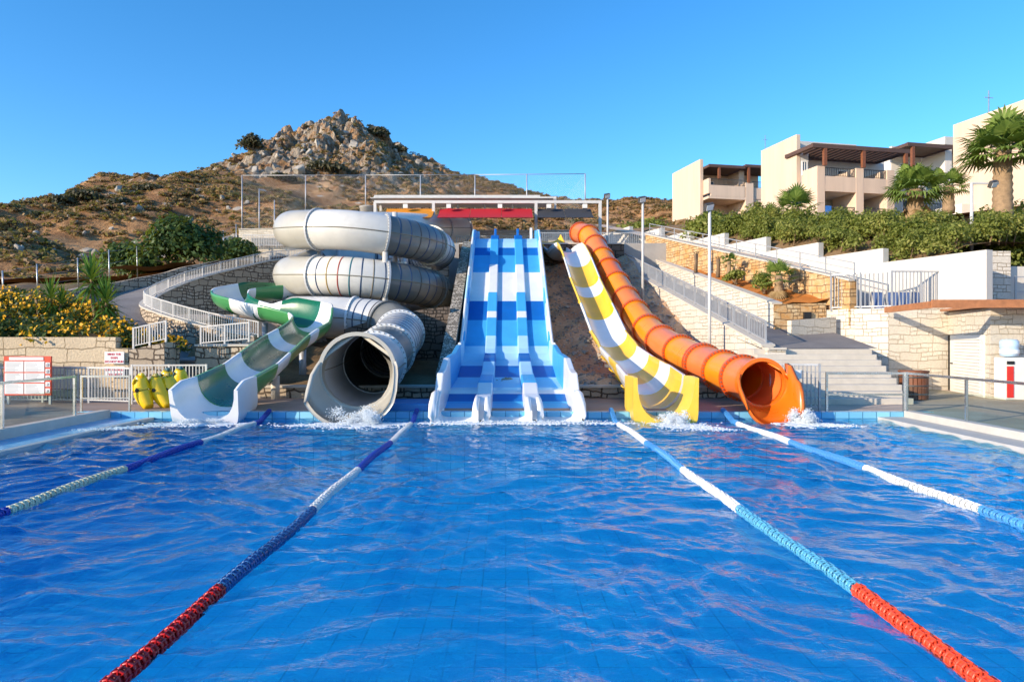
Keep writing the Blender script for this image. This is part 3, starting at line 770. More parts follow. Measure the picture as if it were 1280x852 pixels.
# ------------------------------------------------------------------ terraces, walls, platform
def ribbon(name, pts, zb, th, mat, coping=None, kind=None, label=None, cat=None, group=None, side=1, cw=.06, ch=.07):
    """wall along pts (x, y, ztop); zb number or list of bottoms; thickness to the left of travel (side=1)"""
    mb = MB(); N_ = len(pts); nrm = []
    for i in range(N_):
        a = Vector(pts[max(i-1, 0)][:2]); b = Vector(pts[min(i+1, N_-1)][:2]); d = (b-a).normalized(); nrm.append(Vector((-d.y, d.x))*side)
    zbs = zb if hasattr(zb, '__len__') else [zb]*N_
    L = [0]
    for i in range(1, N_): L.append(L[-1] + (Vector(pts[i][:2])-Vector(pts[i-1][:2])).length)
    def quad(a, b, c, d, la, lb, za, zb_, zc, zd): mb.add([a, b, c, d], [(0,1,2,3)], 0, False, [(la, za), (lb, zb_), (lb, zc), (la, zd)])
    for i in range(N_-1):
        p, q = pts[i], pts[i+1]; a, b = nrm[i]*th, nrm[i+1]*th
        for (oa, ob) in ((Vector((0,0)), Vector((0,0))), (a, b)):
            quad((p[0]+oa.x, p[1]+oa.y, zbs[i]), (q[0]+ob.x, q[1]+ob.y, zbs[i+1]), (q[0]+ob.x, q[1]+ob.y, q[2]), (p[0]+oa.x, p[1]+oa.y, p[2]), L[i], L[i+1], zbs[i], zbs[i+1], q[2], p[2])
        quad((p[0], p[1], p[2]), (q[0], q[1], q[2]), (q[0]+b.x, q[1]+b.y, q[2]), (p[0]+a.x, p[1]+a.y, p[2]), L[i], L[i+1], 0, 0, th, th)
    for i in (0, N_-1):
        p = pts[i]; a = nrm[i]*th
        quad((p[0], p[1], zbs[i]), (p[0]+a.x, p[1]+a.y, zbs[i]), (p[0]+a.x, p[1]+a.y, p[2]), (p[0], p[1], p[2]), 0, th, zbs[i], zbs[i], p[2], p[2])
    o = mb.build(name, mat, kind=kind, label=label, cat=cat, group=group)
    if coping:
        c = MB()
        for i in range(N_-1):
            p, q = Vector(pts[i]), Vector(pts[i+1]); a, b = nrm[i], nrm[i+1]
            lo = lambda v, n_, k, z: (v.x+n_.x*k, v.y+n_.y*k, v.z+z)
            V = [lo(p, a, -cw, .003), lo(q, b, -cw, .003), lo(q, b, th+cw, .003), lo(p, a, th+cw, .003), lo(p, a, -cw, ch), lo(q, b, -cw, ch), lo(q, b, th+cw, ch), lo(p, a, th+cw, ch)]
            c.add(V, [(0,3,2,1), (4,5,6,7), (0,1,5,4), (2,3,7,6)] + ([(0,4,7,3)] if i == 0 else []) + ([(1,2,6,5)] if i == N_-2 else []))
        c.build('coping', M(coping), o)
    return o
def resample(pts, step):
    P = [Vector(p) for p in pts]; L = [0]
    for a, b in zip(P, P[1:]): L.append(L[-1] + (b-a).length)
    n = max(1, int(round(L[-1]/step))); out = []
    for k in range(n+1):
        d = L[-1]*k/n
        for i in range(len(P)-1):
            if d <= L[i+1]+1e-6: out.append(P[i].lerp(P[i+1], (d-L[i])/max(1e-9, L[i+1]-L[i]))); break
    return out
def fence(name, label, cat, pts, h, bay, mat, bars=.12, bw=.022, post=.05, top=.045, mid=None, low=.08, glass=None, group=None, phs=1.0, bmat=None):
    nodes = resample(pts, bay); root = empty(name, nodes[0], label, cat, group)
    for p in nodes:
        mb = MB(); mb.box(p.x-post/2, p.x+post/2, p.y-post/2, p.y+post/2, p.z-.05, p.z+h*phs); mb.build('post', mat, root)
    for a, b in zip(nodes, nodes[1:]):
        mb = MB(); u = Vector((0,0,1)); d = (b-a).normalized()*post*.5
        mb.bar(a+u*(h-top*.6)+d, b+u*(h-top*.6)-d, top, top)
        if low is not None: mb.bar(a+u*low+d, b+u*low-d, top*.7, top*.7)
        for z in (mid or []): mb.bar(a+u*z+d, b+u*z-d, top*.7, top*.7)
        if bars:
            n_ = int((b-a).length/bars)
            for k in range(1, n_+1):
                q = a.lerp(b, k/(n_+1)); mb.bar(q+u*(low or 0), q+u*(h-top), bw, bw)
        if bars or mid or low is not None: o = mb.build('rail_panel', bmat or mat, root)
        else: o = mb.build('hand_rail', bmat or mat, root)
        if glass:
            g_ = MB(); z0, z1 = glass; g_.bar(a+u*(z0+z1)/2+d*2, b+u*(z0+z1)/2-d*2, .012, z1-z0); g_.build('glass_pane', M('glass'), root)
    return root
m, t, o = nt('glass'); n = N(t)
fr = n.math('MULTIPLY', n('Fresnel', {'IOR': 1.5}).outputs[0], n.math('SUBTRACT', 1.0, n('NewGeometry').outputs['Backfacing'])); tp = n('BsdfTransparent', {'Color': (.84,.90,.87)}); gs = n('BsdfGlossy', {'Roughness': .02})
mx = n('MixShader', {0: fr, 1: tp.outputs[0], 2: gs.outputs[0]}); n.link(mx.outputs[0], o.inputs[0]); MATS['glass'] = m
m, t, o = nt('window_glass'); n = N(t)
p = n('BsdfPrincipled', {'Base Color': (.05,.08,.11), 'Roughness': .06, 'Specular IOR Level': .8}); n.link(p.outputs[0], o.inputs[0]); MATS['window_glass'] = m

WAX = lambda y: lerp(8.3, 6.4, (y-22)/18)
WAZ = lambda y: 1.72 + (y-22)/18*4.65
GND = [(20.8, .42), (22.5, .50), (25.4, .62), (26.6, .85), (37.6, 5.95), (42, 6.4)]
def slope(x, y):
    u = (x+2.2)/11
    z = interp(y, GND) + .10*math.sin(x*1.7+y*.9) + .07*math.sin(x*4.1-y*3.3) + .9*max(0, (x-4.6)/4)*max(0, min(1, (y-24)/8))
    return z
xs = np.linspace(0, 1, 70); ys = np.arange(21.2, 38.0, .22)
grid('slope', xs, ys, lambda u, y: (lerp(-2.1, WAX(y)+.1, u), y, slope(lerp(-2.1, WAX(y), u), y)), M('gravel_slope'), kind='structure', off=(0,0,0))
ribbon('low_wall', [(-9.2, 20.9, .47), (8.0, 20.9, .47)], .1, .32, M('stone_rough'), 'coping', label='low dark stone wall at the foot of the gravel slope under the slides', cat='wall')
# pit floor below the coil
def pit(x, y):
    a = interp(x, [(-17.5, 3.3), (-12.5, 3.05), (-10.5, 1.9), (-6, 1.35), (-2, 1.2)]); z = a + max(0, (y-31))*.04
    near = interp(y, [(22, .45), (26.8, .75), (28.2, 1.0)])
    return min(z, near) if y < 28.2 and x > -9 else (z if x > -9 else lerp(near, z, min(1, max(0, (y-25.5)/2.6))))
grid('pit_ground', np.linspace(-12.2, -2.0, 50), np.arange(21.2, 43, .4), lambda x, y: (x, y, pit(x, y) + .05*math.sin(3*x+2*y)), M('soil'), kind='structure', off=(0,0,0))
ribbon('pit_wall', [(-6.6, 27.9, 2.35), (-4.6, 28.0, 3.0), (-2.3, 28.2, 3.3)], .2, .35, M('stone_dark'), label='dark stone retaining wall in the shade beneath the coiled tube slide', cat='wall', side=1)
# pebble faced cheek wall left of the lanes
mb = MB(); yy_ = [22.9, 23.5, 25, 27, 29.5, 33, 36.5, 38]; tz = [.86, .98, 1.55, 2.45, 3.62, 5.3, 6.9, 7.35]
V = []
for y, z in zip(yy_, tz): V += [(-2.34, y, 0), (-1.88, y, 0), (-1.88, y, z), (-2.34, y, z)]
Fs = []; k = len(yy_)
for i in range(k-1): Fs += [(i*4+j, (i+1)*4+j, (i+1)*4+(j+1) % 4, i*4+(j+1) % 4) for j in (1, 2, 3)]
Fs += [(0,1,2,3), (4*k-1, 4*k-2, 4*k-3, 4*k-4)]
mb.add(V, Fs); mb.build('cheek_wall', M('stone_pebble'), label='narrow sloping pebble faced wall climbing along the left edge of the blue lanes', cat='wall')

grid('upper_ground', np.linspace(-24, -10.9, 24), np.arange(41.0, 47.5, .6), lambda x, y: (x, y, interp(x, [(-24, 6.2), (-14, 6.75), (-10.9, 7.0)]) + .1*math.sin(2*x+y)), M('soil'), kind='structure', off=(0,0,0))
# top platform
pf_ = MB(); pf_.box(-3.2, 10, 38.7, 47, 5.0, 7.36); pf_.box(-11, -3.2, 42.0, 47, 5.0, 7.355); pf_.build('platform', M('concrete'), kind='structure', keep=True)
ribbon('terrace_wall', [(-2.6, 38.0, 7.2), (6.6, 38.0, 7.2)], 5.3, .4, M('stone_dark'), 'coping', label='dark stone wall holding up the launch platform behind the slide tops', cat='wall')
ribbon('terrace_wall', [(-11.2, 41.6, 7.1), (-2.7, 41.6, 7.1)], .8, .4, M('stone_rough'), 'coping', label='tall stone retaining wall behind the coiled tube slide', cat='wall')
fence('bar_fence', 'grey bar railing along the launch platform behind the slide tops', 'railing', [(1.9, 42.2, 7.36), (9.2, 42.2, 7.36)], 1.15, 1.8, M('rail_grey'), bars=.13, bw=.03)
fence('bar_fence', 'grey bar railing on the platform between the coiled tube and the blue lanes', 'railing', [(-3.2, 44.6, 7.36), (1.8, 44.6, 7.36)], 1.3, 1.7, M('rail_grey'), bars=.13, bw=.03)
ribbon('block_wall', [(-2.4, 47.4, 9.4), (6.5, 47.4, 9.4)], 7.0, .3, M('stone_front'), 'coping', label='pale block wall standing behind the launch platform under the red awning', cat='wall')
# launch bars at the lane starts
for (x, mt, h_) in ((-1.55, 'gel_sky', .6), (-.58, 'gel_navy', .75), (.69, 'gel_navy', .75), (1.45, 'gel_white', .8), (1.72, 'gel_blue', .65)):
    b_ = MB(); b_.box(x-.07, x+.07, 38.75, 39.0, Zp(38.9), Zp(38.9)+h_); b_.build('launch_post', M(mt), bs, bevel=.02)
# shade structure
sh = empty('shade_structure', (1, 44, 7.36), 'long white steel shade frame with orange, red and black fabric awnings above the launch platform', 'pergola')
def beamz(py, Y): return CAMH - (py-VY)/F*Y
def xx(px, Y): return (px-VX)/F*Y
for (pa, pb, py, Y, th_) in ((468, 675, 245.5, 47, .15), (468, 752, 252.5, 43.4, .18), (641, 695, 247.5, 45.2, .14)):
    b_ = MB(); z = beamz(py, Y); b_.box(xx(pa, Y), xx(pb, Y), Y-.08, Y+.08, z-th_/2, z+th_/2); b_.build('beam', M('rail_white'), sh)
for px in (468.5, 476, 504, 539.5, 572.6, 606, 641, 694):
    b_ = MB(); x = xx(px, 45.6); b_.box(x-.07, x+.07, 45.5, 45.65, beamz(262, 45), beamz(246, 45.6)); b_.build('strut', M('rail_white'), sh)
for px in (469, 542, 670, 750):
    b_ = MB(); x = xx(px, 43.4); b_.box(x-.09, x+.09, 43.3, 43.5, 7.3, beamz(254, 43.4)); b_.build('post', M('rail_white'), sh)
    if px in (469, 670):
        b_ = MB(); x = xx(px, 47); b_.box(x-.08, x+.08, 46.9, 47.08, 7.3, beamz(246.5, 47)); b_.build('post', M('rail_white'), sh)
for px in (507, 561, 625, 686, 731):
    b_ = MB(); x = xx(px, 43.1); b_.box(x-.14, x+.14, 42.95, 43.25, beamz(260.5, 43.1), beamz(255.5, 43.1)); b_.build('lamp_box', M('cooler_white'), sh)
rf_ = MB(); rf_.box(xx(468, 45), xx(690, 45), 43.6, 46.8, beamz(250, 43.4)+.16, beamz(250, 43.4)+.20); rf_.build('roof_sheet', M('rail_white'), sh)
for (pa, pb, mt, nf) in ((480, 541, 'fabric_orange', 1), (548, 666, 'fabric_red', 3), (672, 741, 'fabric_black', 2)):
    for k in range(nf):
        a = lerp(pa, pb, k/nf) + (.25 if k else 0); b = lerp(pa, pb, (k+1)/nf) - .25
        mb = MB(); n_ = 8
        for i in range(n_+1):
            t_ = i/n_; Y = lerp(43.7, 41.6, t_); z = lerp(beamz(261.0, 43.7), beamz(271.8, 41.6), t_) - .10*math.sin(math.pi*t_)
            mb.v += [(xx(a, 42.6), Y, z), (xx(b, 42.6), Y, z), (xx(a, 42.6), Y, z-.03), (xx(b, 42.6), Y, z-.03)]
        for i in range(n_):
            for q in ((0, 1), (3, 2), (1, 3), (2, 0)):
                mb.f.append((i*4+q[0], i*4+q[1], i*4+4+q[1], i*4+4+q[0])); mb.m.append(0); mb.s.append(False); mb.u.append(None)
        mb.build('awning', M(mt), sh)
tk = empty('water_tank', (xx(459, 44), 44, 7.3), 'grey cylindrical tank standing behind the top of the coiled tube', 'tank')
x = xx(459, 44); b_ = MB(); b_.lathe((x, 44, 7.3), [(0, 0), (.47, 0), (.47, 3.05), (.5, 3.06), (.5, 3.14), (.3, 3.2), (0, 3.22)], 24); b_.build('tank_body', M('concrete'), tk)
b_ = MB(); b_.tube([(x+.47, 44, 7.3+.4), (x+.62, 44, 7.3+.4), (x+.62, 44, 10.3), (x+.45, 44, 10.35)], .04, 8); b_.build('pipe', M('galv'), tk)

# ------------------------------------------------------------------ left: curved ramp, walls
RP = [(-9.9,26.9,2.02),(-12,27.4,2.39),(-13.9,28.4,2.8),(-15.7,30,3.2),(-16.8,31.4,3.48),(-17.4,33,3.82),(-17.5,34.5,4.26),(-17,36,4.87),(-16.1,37.5,5.47),(-15.2,39,5.98),(-14.1,40.5,6.5),(-12.4,41.9,6.85)]
RPd = [Vector(p) for p in catmull(RP, .5)]
ribbon('ramp_wall', [tuple(p) for p in RPd], [min(p.z-1.3, .9) if i < 10 else 1.0 for i, p in enumerate(RPd)], .32, M('stone_rough'), 'coping', side=-1, label='curved stone retaining wall carrying the white railing round the ramp bend', cat='wall')
fence('curved_railing', 'white bar railing following the curved ramp around the bend on the left', 'railing', [(p.x+.15, p.y, p.z+.05) for p in RPd], .58, 1.15, M('rail_white'), bars=.105, bw=.022, post=.05, top=.04, low=.06)
SGN = 1
def ramp_pt(i, t_, extra=0):
    p = RPd[i]; a = RPd[max(i-1, 0)]; b = RPd[min(i+1, len(RPd)-1)]; d = (b-a); nn = Vector((d.y, -d.x, 0)).normalized()*-SGN
    if (p + nn - Vector((-9, 34, p.z))).length < (p - Vector((-9, 34, p.z))).length: nn = -nn
    s_ = i/(len(RPd)-1); dz = interp(s_, [(0, -1.25), (.15, -1.2), (.3, -.65), (.42, -.15), (1, -.05)])
    q = p + nn*(lerp(.02, interp(s_, [(0, 2.3), (.35, 3.2), (1, 3.4)]), t_) + extra)
    return (q.x, q.y, p.z+dz)
V = [ramp_pt(i, t_) for i in range(len(RPd)) for t_ in (0, .25, .5, .75, 1)]
Q = [(i*5+k, i*5+k+1, i*5+k+6, i*5+k+5) for i in range(len(RPd)-1) for k in range(4)]
arr_mesh('ramp_path', V, Q, M('asphalt'), smooth=True, off=(0,0,0), kind='structure')
kk = [i for i in range(len(RPd)) if i > len(RPd)*.40]
ribbon('kerb_wall', [(lambda q: (q[0], q[1], q[2]+.55))(ramp_pt(i, 1, .05)) for i in kk], [ramp_pt(i, 1)[2]-.8 for i in kk], .3, M('stone_rough'), label='low rough stone wall along the outer edge of the curved ramp by the green bush', cat='wall')
V = []; nn = 10
for i, p in enumerate(RPd):
    c = Vector((-8.8, lerp(28.2, 34, min(1, i/18)), 1.6))
    for k in range(nn+1):
        t_ = k/nn; zz = lerp(min(p.z-.12, 3.05), c.z, max(0, (t_-.55)/.45)**1.2)
        V.append((lerp(p.x, c.x, t_), lerp(p.y, c.y, t_), zz))
arr_mesh('pit_ground', V, [(i*(nn+1)+k, i*(nn+1)+k+1, (i+1)*(nn+1)+k+1, (i+1)*(nn+1)+k) for i in range(len(RPd)-1) for k in range(nn)], M('deck_tan'), smooth=True, off=(0,0,0), kind='structure')
# steps and lower ramp
stp = MB()
for k in range(7): stp.box(-11.4, -9.6, 21.0+k*.34, 24.5, .15, .30+k*.155)
stp.build('steps', M('deck_stone'), kind='structure', keep=True, bevel=.01)
arr_mesh('ramp_path', [(-11.6, 23.3, 1.24), (-9.3, 23.3, 1.24), (-9.3, 26.95, 1.3), (-12.2, 27.4, 1.3)], [(0,1,2,3)], M('asphalt'), off=(0,0,0), kind='structure')
ribbon('stone_pier', [(-10.05, 22.1, 1.72), (-8.3, 22.1, 1.72)], .1, 1.6, M('stone_rough'), 'coping', label='square stone pier topped with a short white railing beside the hairpin slide', cat='wall')
fence('pier_railing', 'short straight white railing on the stone pier beside the hairpin slide', 'railing', [(-10.0, 22.4, 1.78), (-8.35, 22.2, 1.92)], .60, .85, M('rail_white'), bars=.10, bw=.022, top=.04, low=.05)
ribbon('stone_pier', [(-11.55, 20.9, 1.62), (-10.45, 20.9, 1.86)], .1, 1.0, M('stone_rough'), label='stone pier at the end of the flower bed wall beside the steps', cat='wall')
fence('pier_railing', 'short white railing leaning along the end of the yellow flower bed', 'railing', [(-11.5, 21.1, 1.70), (-10.5, 21.1, 1.92)], .62, .55, M('rail_white'), bars=.10, bw=.022, top=.04, low=.05)
ribbon('planter_wall', [(-34, 21.0, 2.02), (-12.0, 21.0, 2.02)], .1, .42, M('stone_planter'), label='long pale stone planter wall holding the yellow flower bed', cat='wall')
ribbon('planter_wall', [(-12.0, 20.9, 1.68), (-11.56, 20.9, 1.68)], .1, .42, M('stone_planter'), label='short lower stub of pale wall carrying the white notice boards', cat='wall')
def bank(x, y):
    return 1.92 + interp(y, [(21.3, 0), (23, .15), (28, 1.5), (34, 2.2), (44, 3.6)]) + .08*math.sin(2*x+y)
def bankx(u, y): return lerp(-44, interp(y, [(21.3, -11.6), (23, -12.6), (25.5, -15.0), (28, -18.2), (31, -20.6), (35, -21.8), (44, -20.5)]), u)
grid('flower_bank', np.linspace(0, 1, 50), np.arange(21.35, 44, .5), lambda u, y: (bankx(u, y), y, bank(bankx(u, y), y)), M('soil'), kind='structure', off=(0,0,0))
ribbon('retaining_wall', [(-21.5, 55, 10.7), (-15.3, 55, 10.8)], 7.5, .4, M('stone_front'), 'coping', label='short pale block wall high up behind the coiled tube slide', cat='wall')
fence('block_railing', 'low white railing in front of the short pale block wall', 'railing', [(-21.0, 54.6, 9.3), (-15.6, 54.6, 9.3)], .95, 1.4, M('rail_white'), bars=.14, bw=.04)

# pool edge railings and glass, left
fence('glass_fence', 'glass pool fence with a steel top rail along the left pool side', 'fence', [(-9.9, 15.68, .22), (-9.9, 4.4, .22)], .92, 2.25, M('steel'), bars=0, low=None, top=.05, glass=(.03, .62))
fence('pipe_railing', 'two rail steel pipe railing at the far left pool corner', 'railing', [(-10.55, 16.98, .17), (-9.35, 16.98, .17)], .90, 1.2, M('steel'), bars=0, mid=[.33], low=None, post=.045)
fence('bar_fence', 'steel bar fence behind the stacked yellow inflatables', 'fence', [(-10.4, 19.0, .16), (-8.4, 19.15, .16)], 1.1, 1.25, M('rail_white'), bars=.10, bw=.022)
fence('bar_fence', 'dark bar fence running across in front of the planter wall', 'fence', [(-17.5, 19.6, .16), (-12.3, 19.5, .16), (-10.45, 19.0, .16)], 1.02, 1.3, M('rail_grey'), bars=.11, bw=.02)
# notice boards
def board_text(name, txt, size, loc, mat, parent):
    c = bpy.data.curves.new(name, 'FONT'); c.body = txt; c.size = size; c.align_x = 'CENTER'; c.align_y = 'CENTER'; c.extrude = .004; c.space_line = .95; c.offset = size*.018
    o_ = bpy.data.objects.new(name, c); COL.objects.link(o_); o_.rotation_euler = (R(90), 0, 0)
    dg = bpy.context.evaluated_depsgraph_get(); me = bpy.data.meshes.new_from_object(o_.evaluated_get(dg)); bpy.data.objects.remove(o_)
    me.materials.clear(); me.materials.append(mat); me.name = name
    ob = bpy.data.objects.new(name, me); COL.objects.link(ob); ob.parent = parent; ob.rotation_euler = (R(90), 0, 0)
    ob.location = Vector(loc) - OFF.get(parent.name, Vector((0,0,0))); return ob
for (p0, p1, q0, q1, tx, lab, sz) in ((130.5, 155, 439.5, 454.5, ['MIND THE', 'STEPS', 'DO NOT RUN'], 'white sign with red lettering reading mind the steps, above the lifeguard sign', .088), (130.5, 156, 458, 471.5, ['LIFE GUARD', 'ON DUTY'], 'white sign with red lettering reading life guard on duty', .10)):
    Y = 20.82; a = at(p0, q1, Y); b = at(p1, q0, Y)
    sg = empty('notice_sign', ((a.x+b.x)/2, Y, a.z), lab, 'sign')
    mb = MB(); mb.box(a.x, b.x, Y, Y+.03, a.z, b.z); mb.build('sign_board', M('board_white'), sg, bevel=.005)
    nl = len(tx)
    for k, s_ in enumerate(tx):
        board_text('lettering', s_, sz, ((a.x+b.x)/2, Y-.004, lerp(b.z, a.z, (k+.55)/nl*.92+.04)), M('sign_red'), sg)
Y = 18.9; a = at(4.5, 494, Y); b = at(64, 445, Y)
ib = empty('rules_board', ((a.x+b.x)/2, Y, .16), 'large red framed information board with four white panels behind the glass fence', 'sign')
mb = MB(); mb.box(a.x, b.x, Y, Y+.05, a.z, b.z); mb.build('backing', M('board_red'), ib, bevel=.008)
W_b, H_b = b.x-a.x, b.z-a.z
for (u0, u1, v0, v1) in ((.03, .42, .04, .30), (.03, .42, .33, .57), (.03, .42, .60, .87), (.44, .86, .04, .30), (.44, .86, .33, .57), (.44, .86, .60, .87)):
    mb = MB(); mb.box(a.x+W_b*u0, a.x+W_b*u1, Y-.012, Y-.002, a.z+H_b*v0, a.z+H_b*v1); p_ = mb.build('panel', M('board_white'), ib)
    t_ = MB()
    for k in range(8):
        zz = a.z + H_b*lerp(v1-.025, v0+.02, k/7); t_.box(a.x+W_b*(u0+.03), a.x+W_b*(u0+.03+(u1-u0-.06)*rnd.uniform(.55, 1)), Y-.0155, Y-.0125, zz-.008, zz+.004)
    t_.build('text_lines', M('board_ink'), p_)
mb = MB(); mb.box(a.x+W_b*.12, a.x+W_b*.84, Y-.012, Y-.002, a.z+H_b*.90, a.z+H_b*.975); mb.build('header', M('board_white'), ib)
for k in range(5):
    mb = MB(); z0 = a.z+H_b*(.06+.165*k); mb.box(a.x+W_b*.885, a.x+W_b*.975, Y-.012, Y-.002, z0, z0+H_b*.12); q_ = mb.build('pictogram_panel', M('board_white'), ib)
    mb = MB(); mb.lathe((a.x+W_b*.93, Y-.0125, z0+H_b*.06), [(0, 0), (.035+.004*k, 0), (.035, .003), (0, .003)], 10, 0, (0, -1, 0)); mb.box(a.x+W_b*.905, a.x+W_b*.955, Y-.0155, Y-.0125, z0+.01, z0+.025); mb.build('pictogram', M('board_ink'), q_)
for x in (a.x+.08, b.x-.08):
    mb = MB(); mb.box(x-.03, x+.03, Y+.055, Y+.11, .15, b.z-.05); mb.build('post', M('rail_grey'), ib)

# ------------------------------------------------------------------ right: walls, stairs, terrace
yy_ = np.arange(22, 40.6, 1.0)
ribbon('stair_wall', [(WAX(y), y, WAZ(y)) for y in yy_], [0.1]*len(yy_), .35, M('stone_pale'), 'coping', side=-1, label='long sloping pale stone wall right of the orange tube slide', cat='wall')
fence('stair_railing', 'long sloping white bar railing on the wall right of the orange tube', 'railing', [(WAX(y)+.18, y, WAZ(y)+.07) for y in (22.2, 31, 40.3)], .72, 1.25, M('rail_grey'), bars=.12, bw=.024, top=.045, low=.07)
ribbon('stone_pier', [(WAX(22)-.02, 21.55, 1.62), (WAX(22)+.55, 21.55, 1.62)], .1, .44, M('stone_pale'), 'coping', label='stone end pier of the sloping wall above the orange slide exit', cat='wall')
SX = lambda y: (WAX(y)+.36, lerp(10.2, 8.65, (y-26)/12))
grid('stair_path', [0, .5, 1], np.arange(26, 41, .6), lambda u, y: (lerp(*SX(y), u), y, WAZ(y)-.42), M('asphalt'), kind='structure', off=(0,0,0))
B1Z = lambda y: 3.28 + (y-26)*.243
yy_ = np.arange(26, 40.6, 1.2)
ribbon('planter_side_wall', [(lerp(10.2, 8.65, (y-26)/12), y, B1Z(y)) for y in yy_], [1.6 + max(0, (y-26))*.2 for y in yy_], .3, M('stone_pale'), 'coping', side=-1, label='sloping stone edge wall between the stairs and the orange soil bed', cat='wall')
ribbon('planter_front_wall', [(10.22, 25.97, 3.28), (12.25, 26.1, 3.32)], 1.2, .35, M('stone_rust'), label='rust stained stone wall at the low end of the orange soil bed', cat='wall')
nz = MB(); nz.box(11.35, 11.62, 25.93, 26.2, 2.72, 2.98); nz.build('wall_niche', M('black'), bpy.data.objects['planter_front_wall'])
B2X = lambda y: 12.5 - (y-26)*.267; B2T = lambda y: 4.3 + (y-26)*.258
B2B = lambda y: 3.34 + (y-26)*.222
grid('soil_bed', np.linspace(0, 1, 8), np.arange(26.2, 41, .6), lambda u, y: (lerp(lerp(10.2, 8.65, (y-26)/12)+.25, B2X(y)+.1, u), y, lerp(B1Z(y)-.08, B2B(y)+.08, u)+.05*math.sin(5*y+u*9)), M('red_soil'), kind='structure', off=(0,0,0))
yy_ = np.arange(25.2, 42, 1.0)
ribbon('terrace_wall', [(B2X(y), y, B2T(y)) for y in yy_], [min(2.6+(y-26)*.2, 6) for y in yy_], .3, M('stone_rust'), 'coping', side=-1, label='long pale stone terrace wall with rust stains above the orange soil bed', cat='wall')
fence('terrace_railing', 'thin grey pipe railing along the upper terrace path', 'railing', [(B2X(y)+.16, y, B2T(y)+.07) for y in (25.2, 33, 41)], .62, 1.5, M('rail_grey'), bars=0, low=.1, mid=[.35], top=.035, post=.035)
WX = lambda y: 15 - (y-26)*.333
grid('upper_path', [0, .5, 1], np.arange(25.0, 50, .8), lambda u, y: (lerp(B2X(y)+.28, WX(y)+.1, u), y, interp(y, [(28, 3.02), (30.5, B2T(30.5)-.2)]) if y < 30.5 else B2T(y)-.2), M('deck_tan'), kind='structure', off=(0,0,0))
wsec = [(22.8, 26.7, 4.94), (26.7, 29.9, 5.5), (29.9, 33.1, 6.17), (33.1, 36.2, 6.89), (36.2, 39.2, 7.55), (39.2, 42.2, 8.15), (42.2, 46, 8.8), (46, 50, 9.5)]
wl = ['nearest stepped white garden wall beside the stone gate pier', 'second stepped white garden wall above the terrace fence', 'third stepped white garden wall in the row behind the terrace railing', 'fourth stepped white garden wall below the hedge, midway up the row', 'fifth stepped white garden wall counting up from the terrace gate', 'sixth stepped white garden wall, under the round bright green bush', 'seventh stepped white garden wall near the top of the slope', 'farthest stepped white garden wall at the top of the row']
for (a, b, z), lb_ in zip(wsec, wl):
    ribbon('garden_wall', [(WX(a), a+.004, z), (WX(b), b-.004, z)], min(3.0, z-2), .28, M('white_plaster'), side=-1, label=lb_, cat='wall')
# terrace and its curved stone front
tr = [(12.25, 26.1), (12.9, 25.1), (13.6, 24.2), (15.7, 24.2), (24, 24.2), (24, 30), (15.0, 26.2), (13.6, 26.2)]
mb = MB(); mb.add([(x, y, 3.03) for x, y in tr], [tuple(range(len(tr)))]); mb.build('terrace', M('deck_tan'), kind='structure', keep=True)
cw = [tuple(p) for p in catmull([(12.25, 26.2, 3.06), (12.8, 25.1, 3.06), (13.6, 24.25, 3.06)], .3)]
ribbon('curved_wall', cw, .1, .3, M('stone_pale'), side=1, label='pale block wall curving up beside the right hand steps', cat='wall')
ribbon('kiosk_wall', [(13.62, 24.25, 3.06), (15.7, 24.2, 3.06)], .1, .3, M('stone_front'), side=1, label='beige rubble wall beside the louvred door on the right', cat='wall')
fence('terrace_fence', 'tall grey bar fence with a gate on the right hand stone terrace', 'fence', [(12.35, 25.9, 3.06), (13.7, 24.4, 3.06), (17.0, 24.5, 3.06)], 1.34, 1.05, M('rail_grey'), bars=.15, bw=.028, post=.055, top=.05)
ribbon('gate_pier', [(17.1, 24.6, 5.12), (18.2, 24.6, 5.12)], 3.0, .8, M('stone_pale'), label='tall square white stone gate pier on the right terrace', cat='wall', side=1)
ribbon('garden_wall', [(18.25, 24.9, 4.6), (26, 24.9, 4.6)], 3.0, .25, M('white_plaster'), label='low white wall right of the stone gate pier', cat='wall')
fence('wall_railing', 'single grey rail in front of the low white wall at the right edge', 'railing', [(18.3, 24.5, 3.06), (25, 24.5, 3.06)], 1.15, 2.2, M('rail_grey'), bars=0, low=None, mid=[.6])
# kiosk recess
kd = empty('kiosk', (15.2, 22.5, .155), 'pool kiosk with a cream front wall, louvred door and wooden roof edge', 'kiosk')
mb = MB(); V = [(15.68, 24.18), (14.72, 20.72), (26, 20.72), (26, 24.18)]
mb.add([(x, y, .1) for x, y in V] + [(x, y, 2.9) for x, y in V], [(0,1,5,4), (1,2,6,5), (2,3,7,6), (3,0,4,7), (7,6,5,4)]); mb.build('wall', M('stone_front'), kd)
ex = Vector((14.72-15.68, 20.72-24.18, 0)).normalized(); ey = Vector((ex.y, -ex.x, 0))
if ey.x > 0: ey = -ey
rot = Matrix((ex, ey, Vector((0,0,1)))).transposed()
def kp(s_, d_, z): return Vector((15.68, 24.18, 0)) + ex*s_ + ey*d_ + Vector((0,0,z))
mb = MB(); mb.obox(kp(1.75, .02, 1.12), (1.42, .03, .97), rot); dr = mb.build('door', M('cooler_white'), kd)
mb = MB()
for k in range(17): mb.obox(kp(1.85, .065, .3+k*.105), (1.12, .012, .038), rot @ Matrix.Rotation(R(14), 3, 'X'))
mb.build('louvres', M('cooler_white'), dr)
mb = MB(); mb.obox(kp(.55, .075, 1.12), (.05, .03, .02), rot); mb.build('handle', M('dark_metal'), dr)
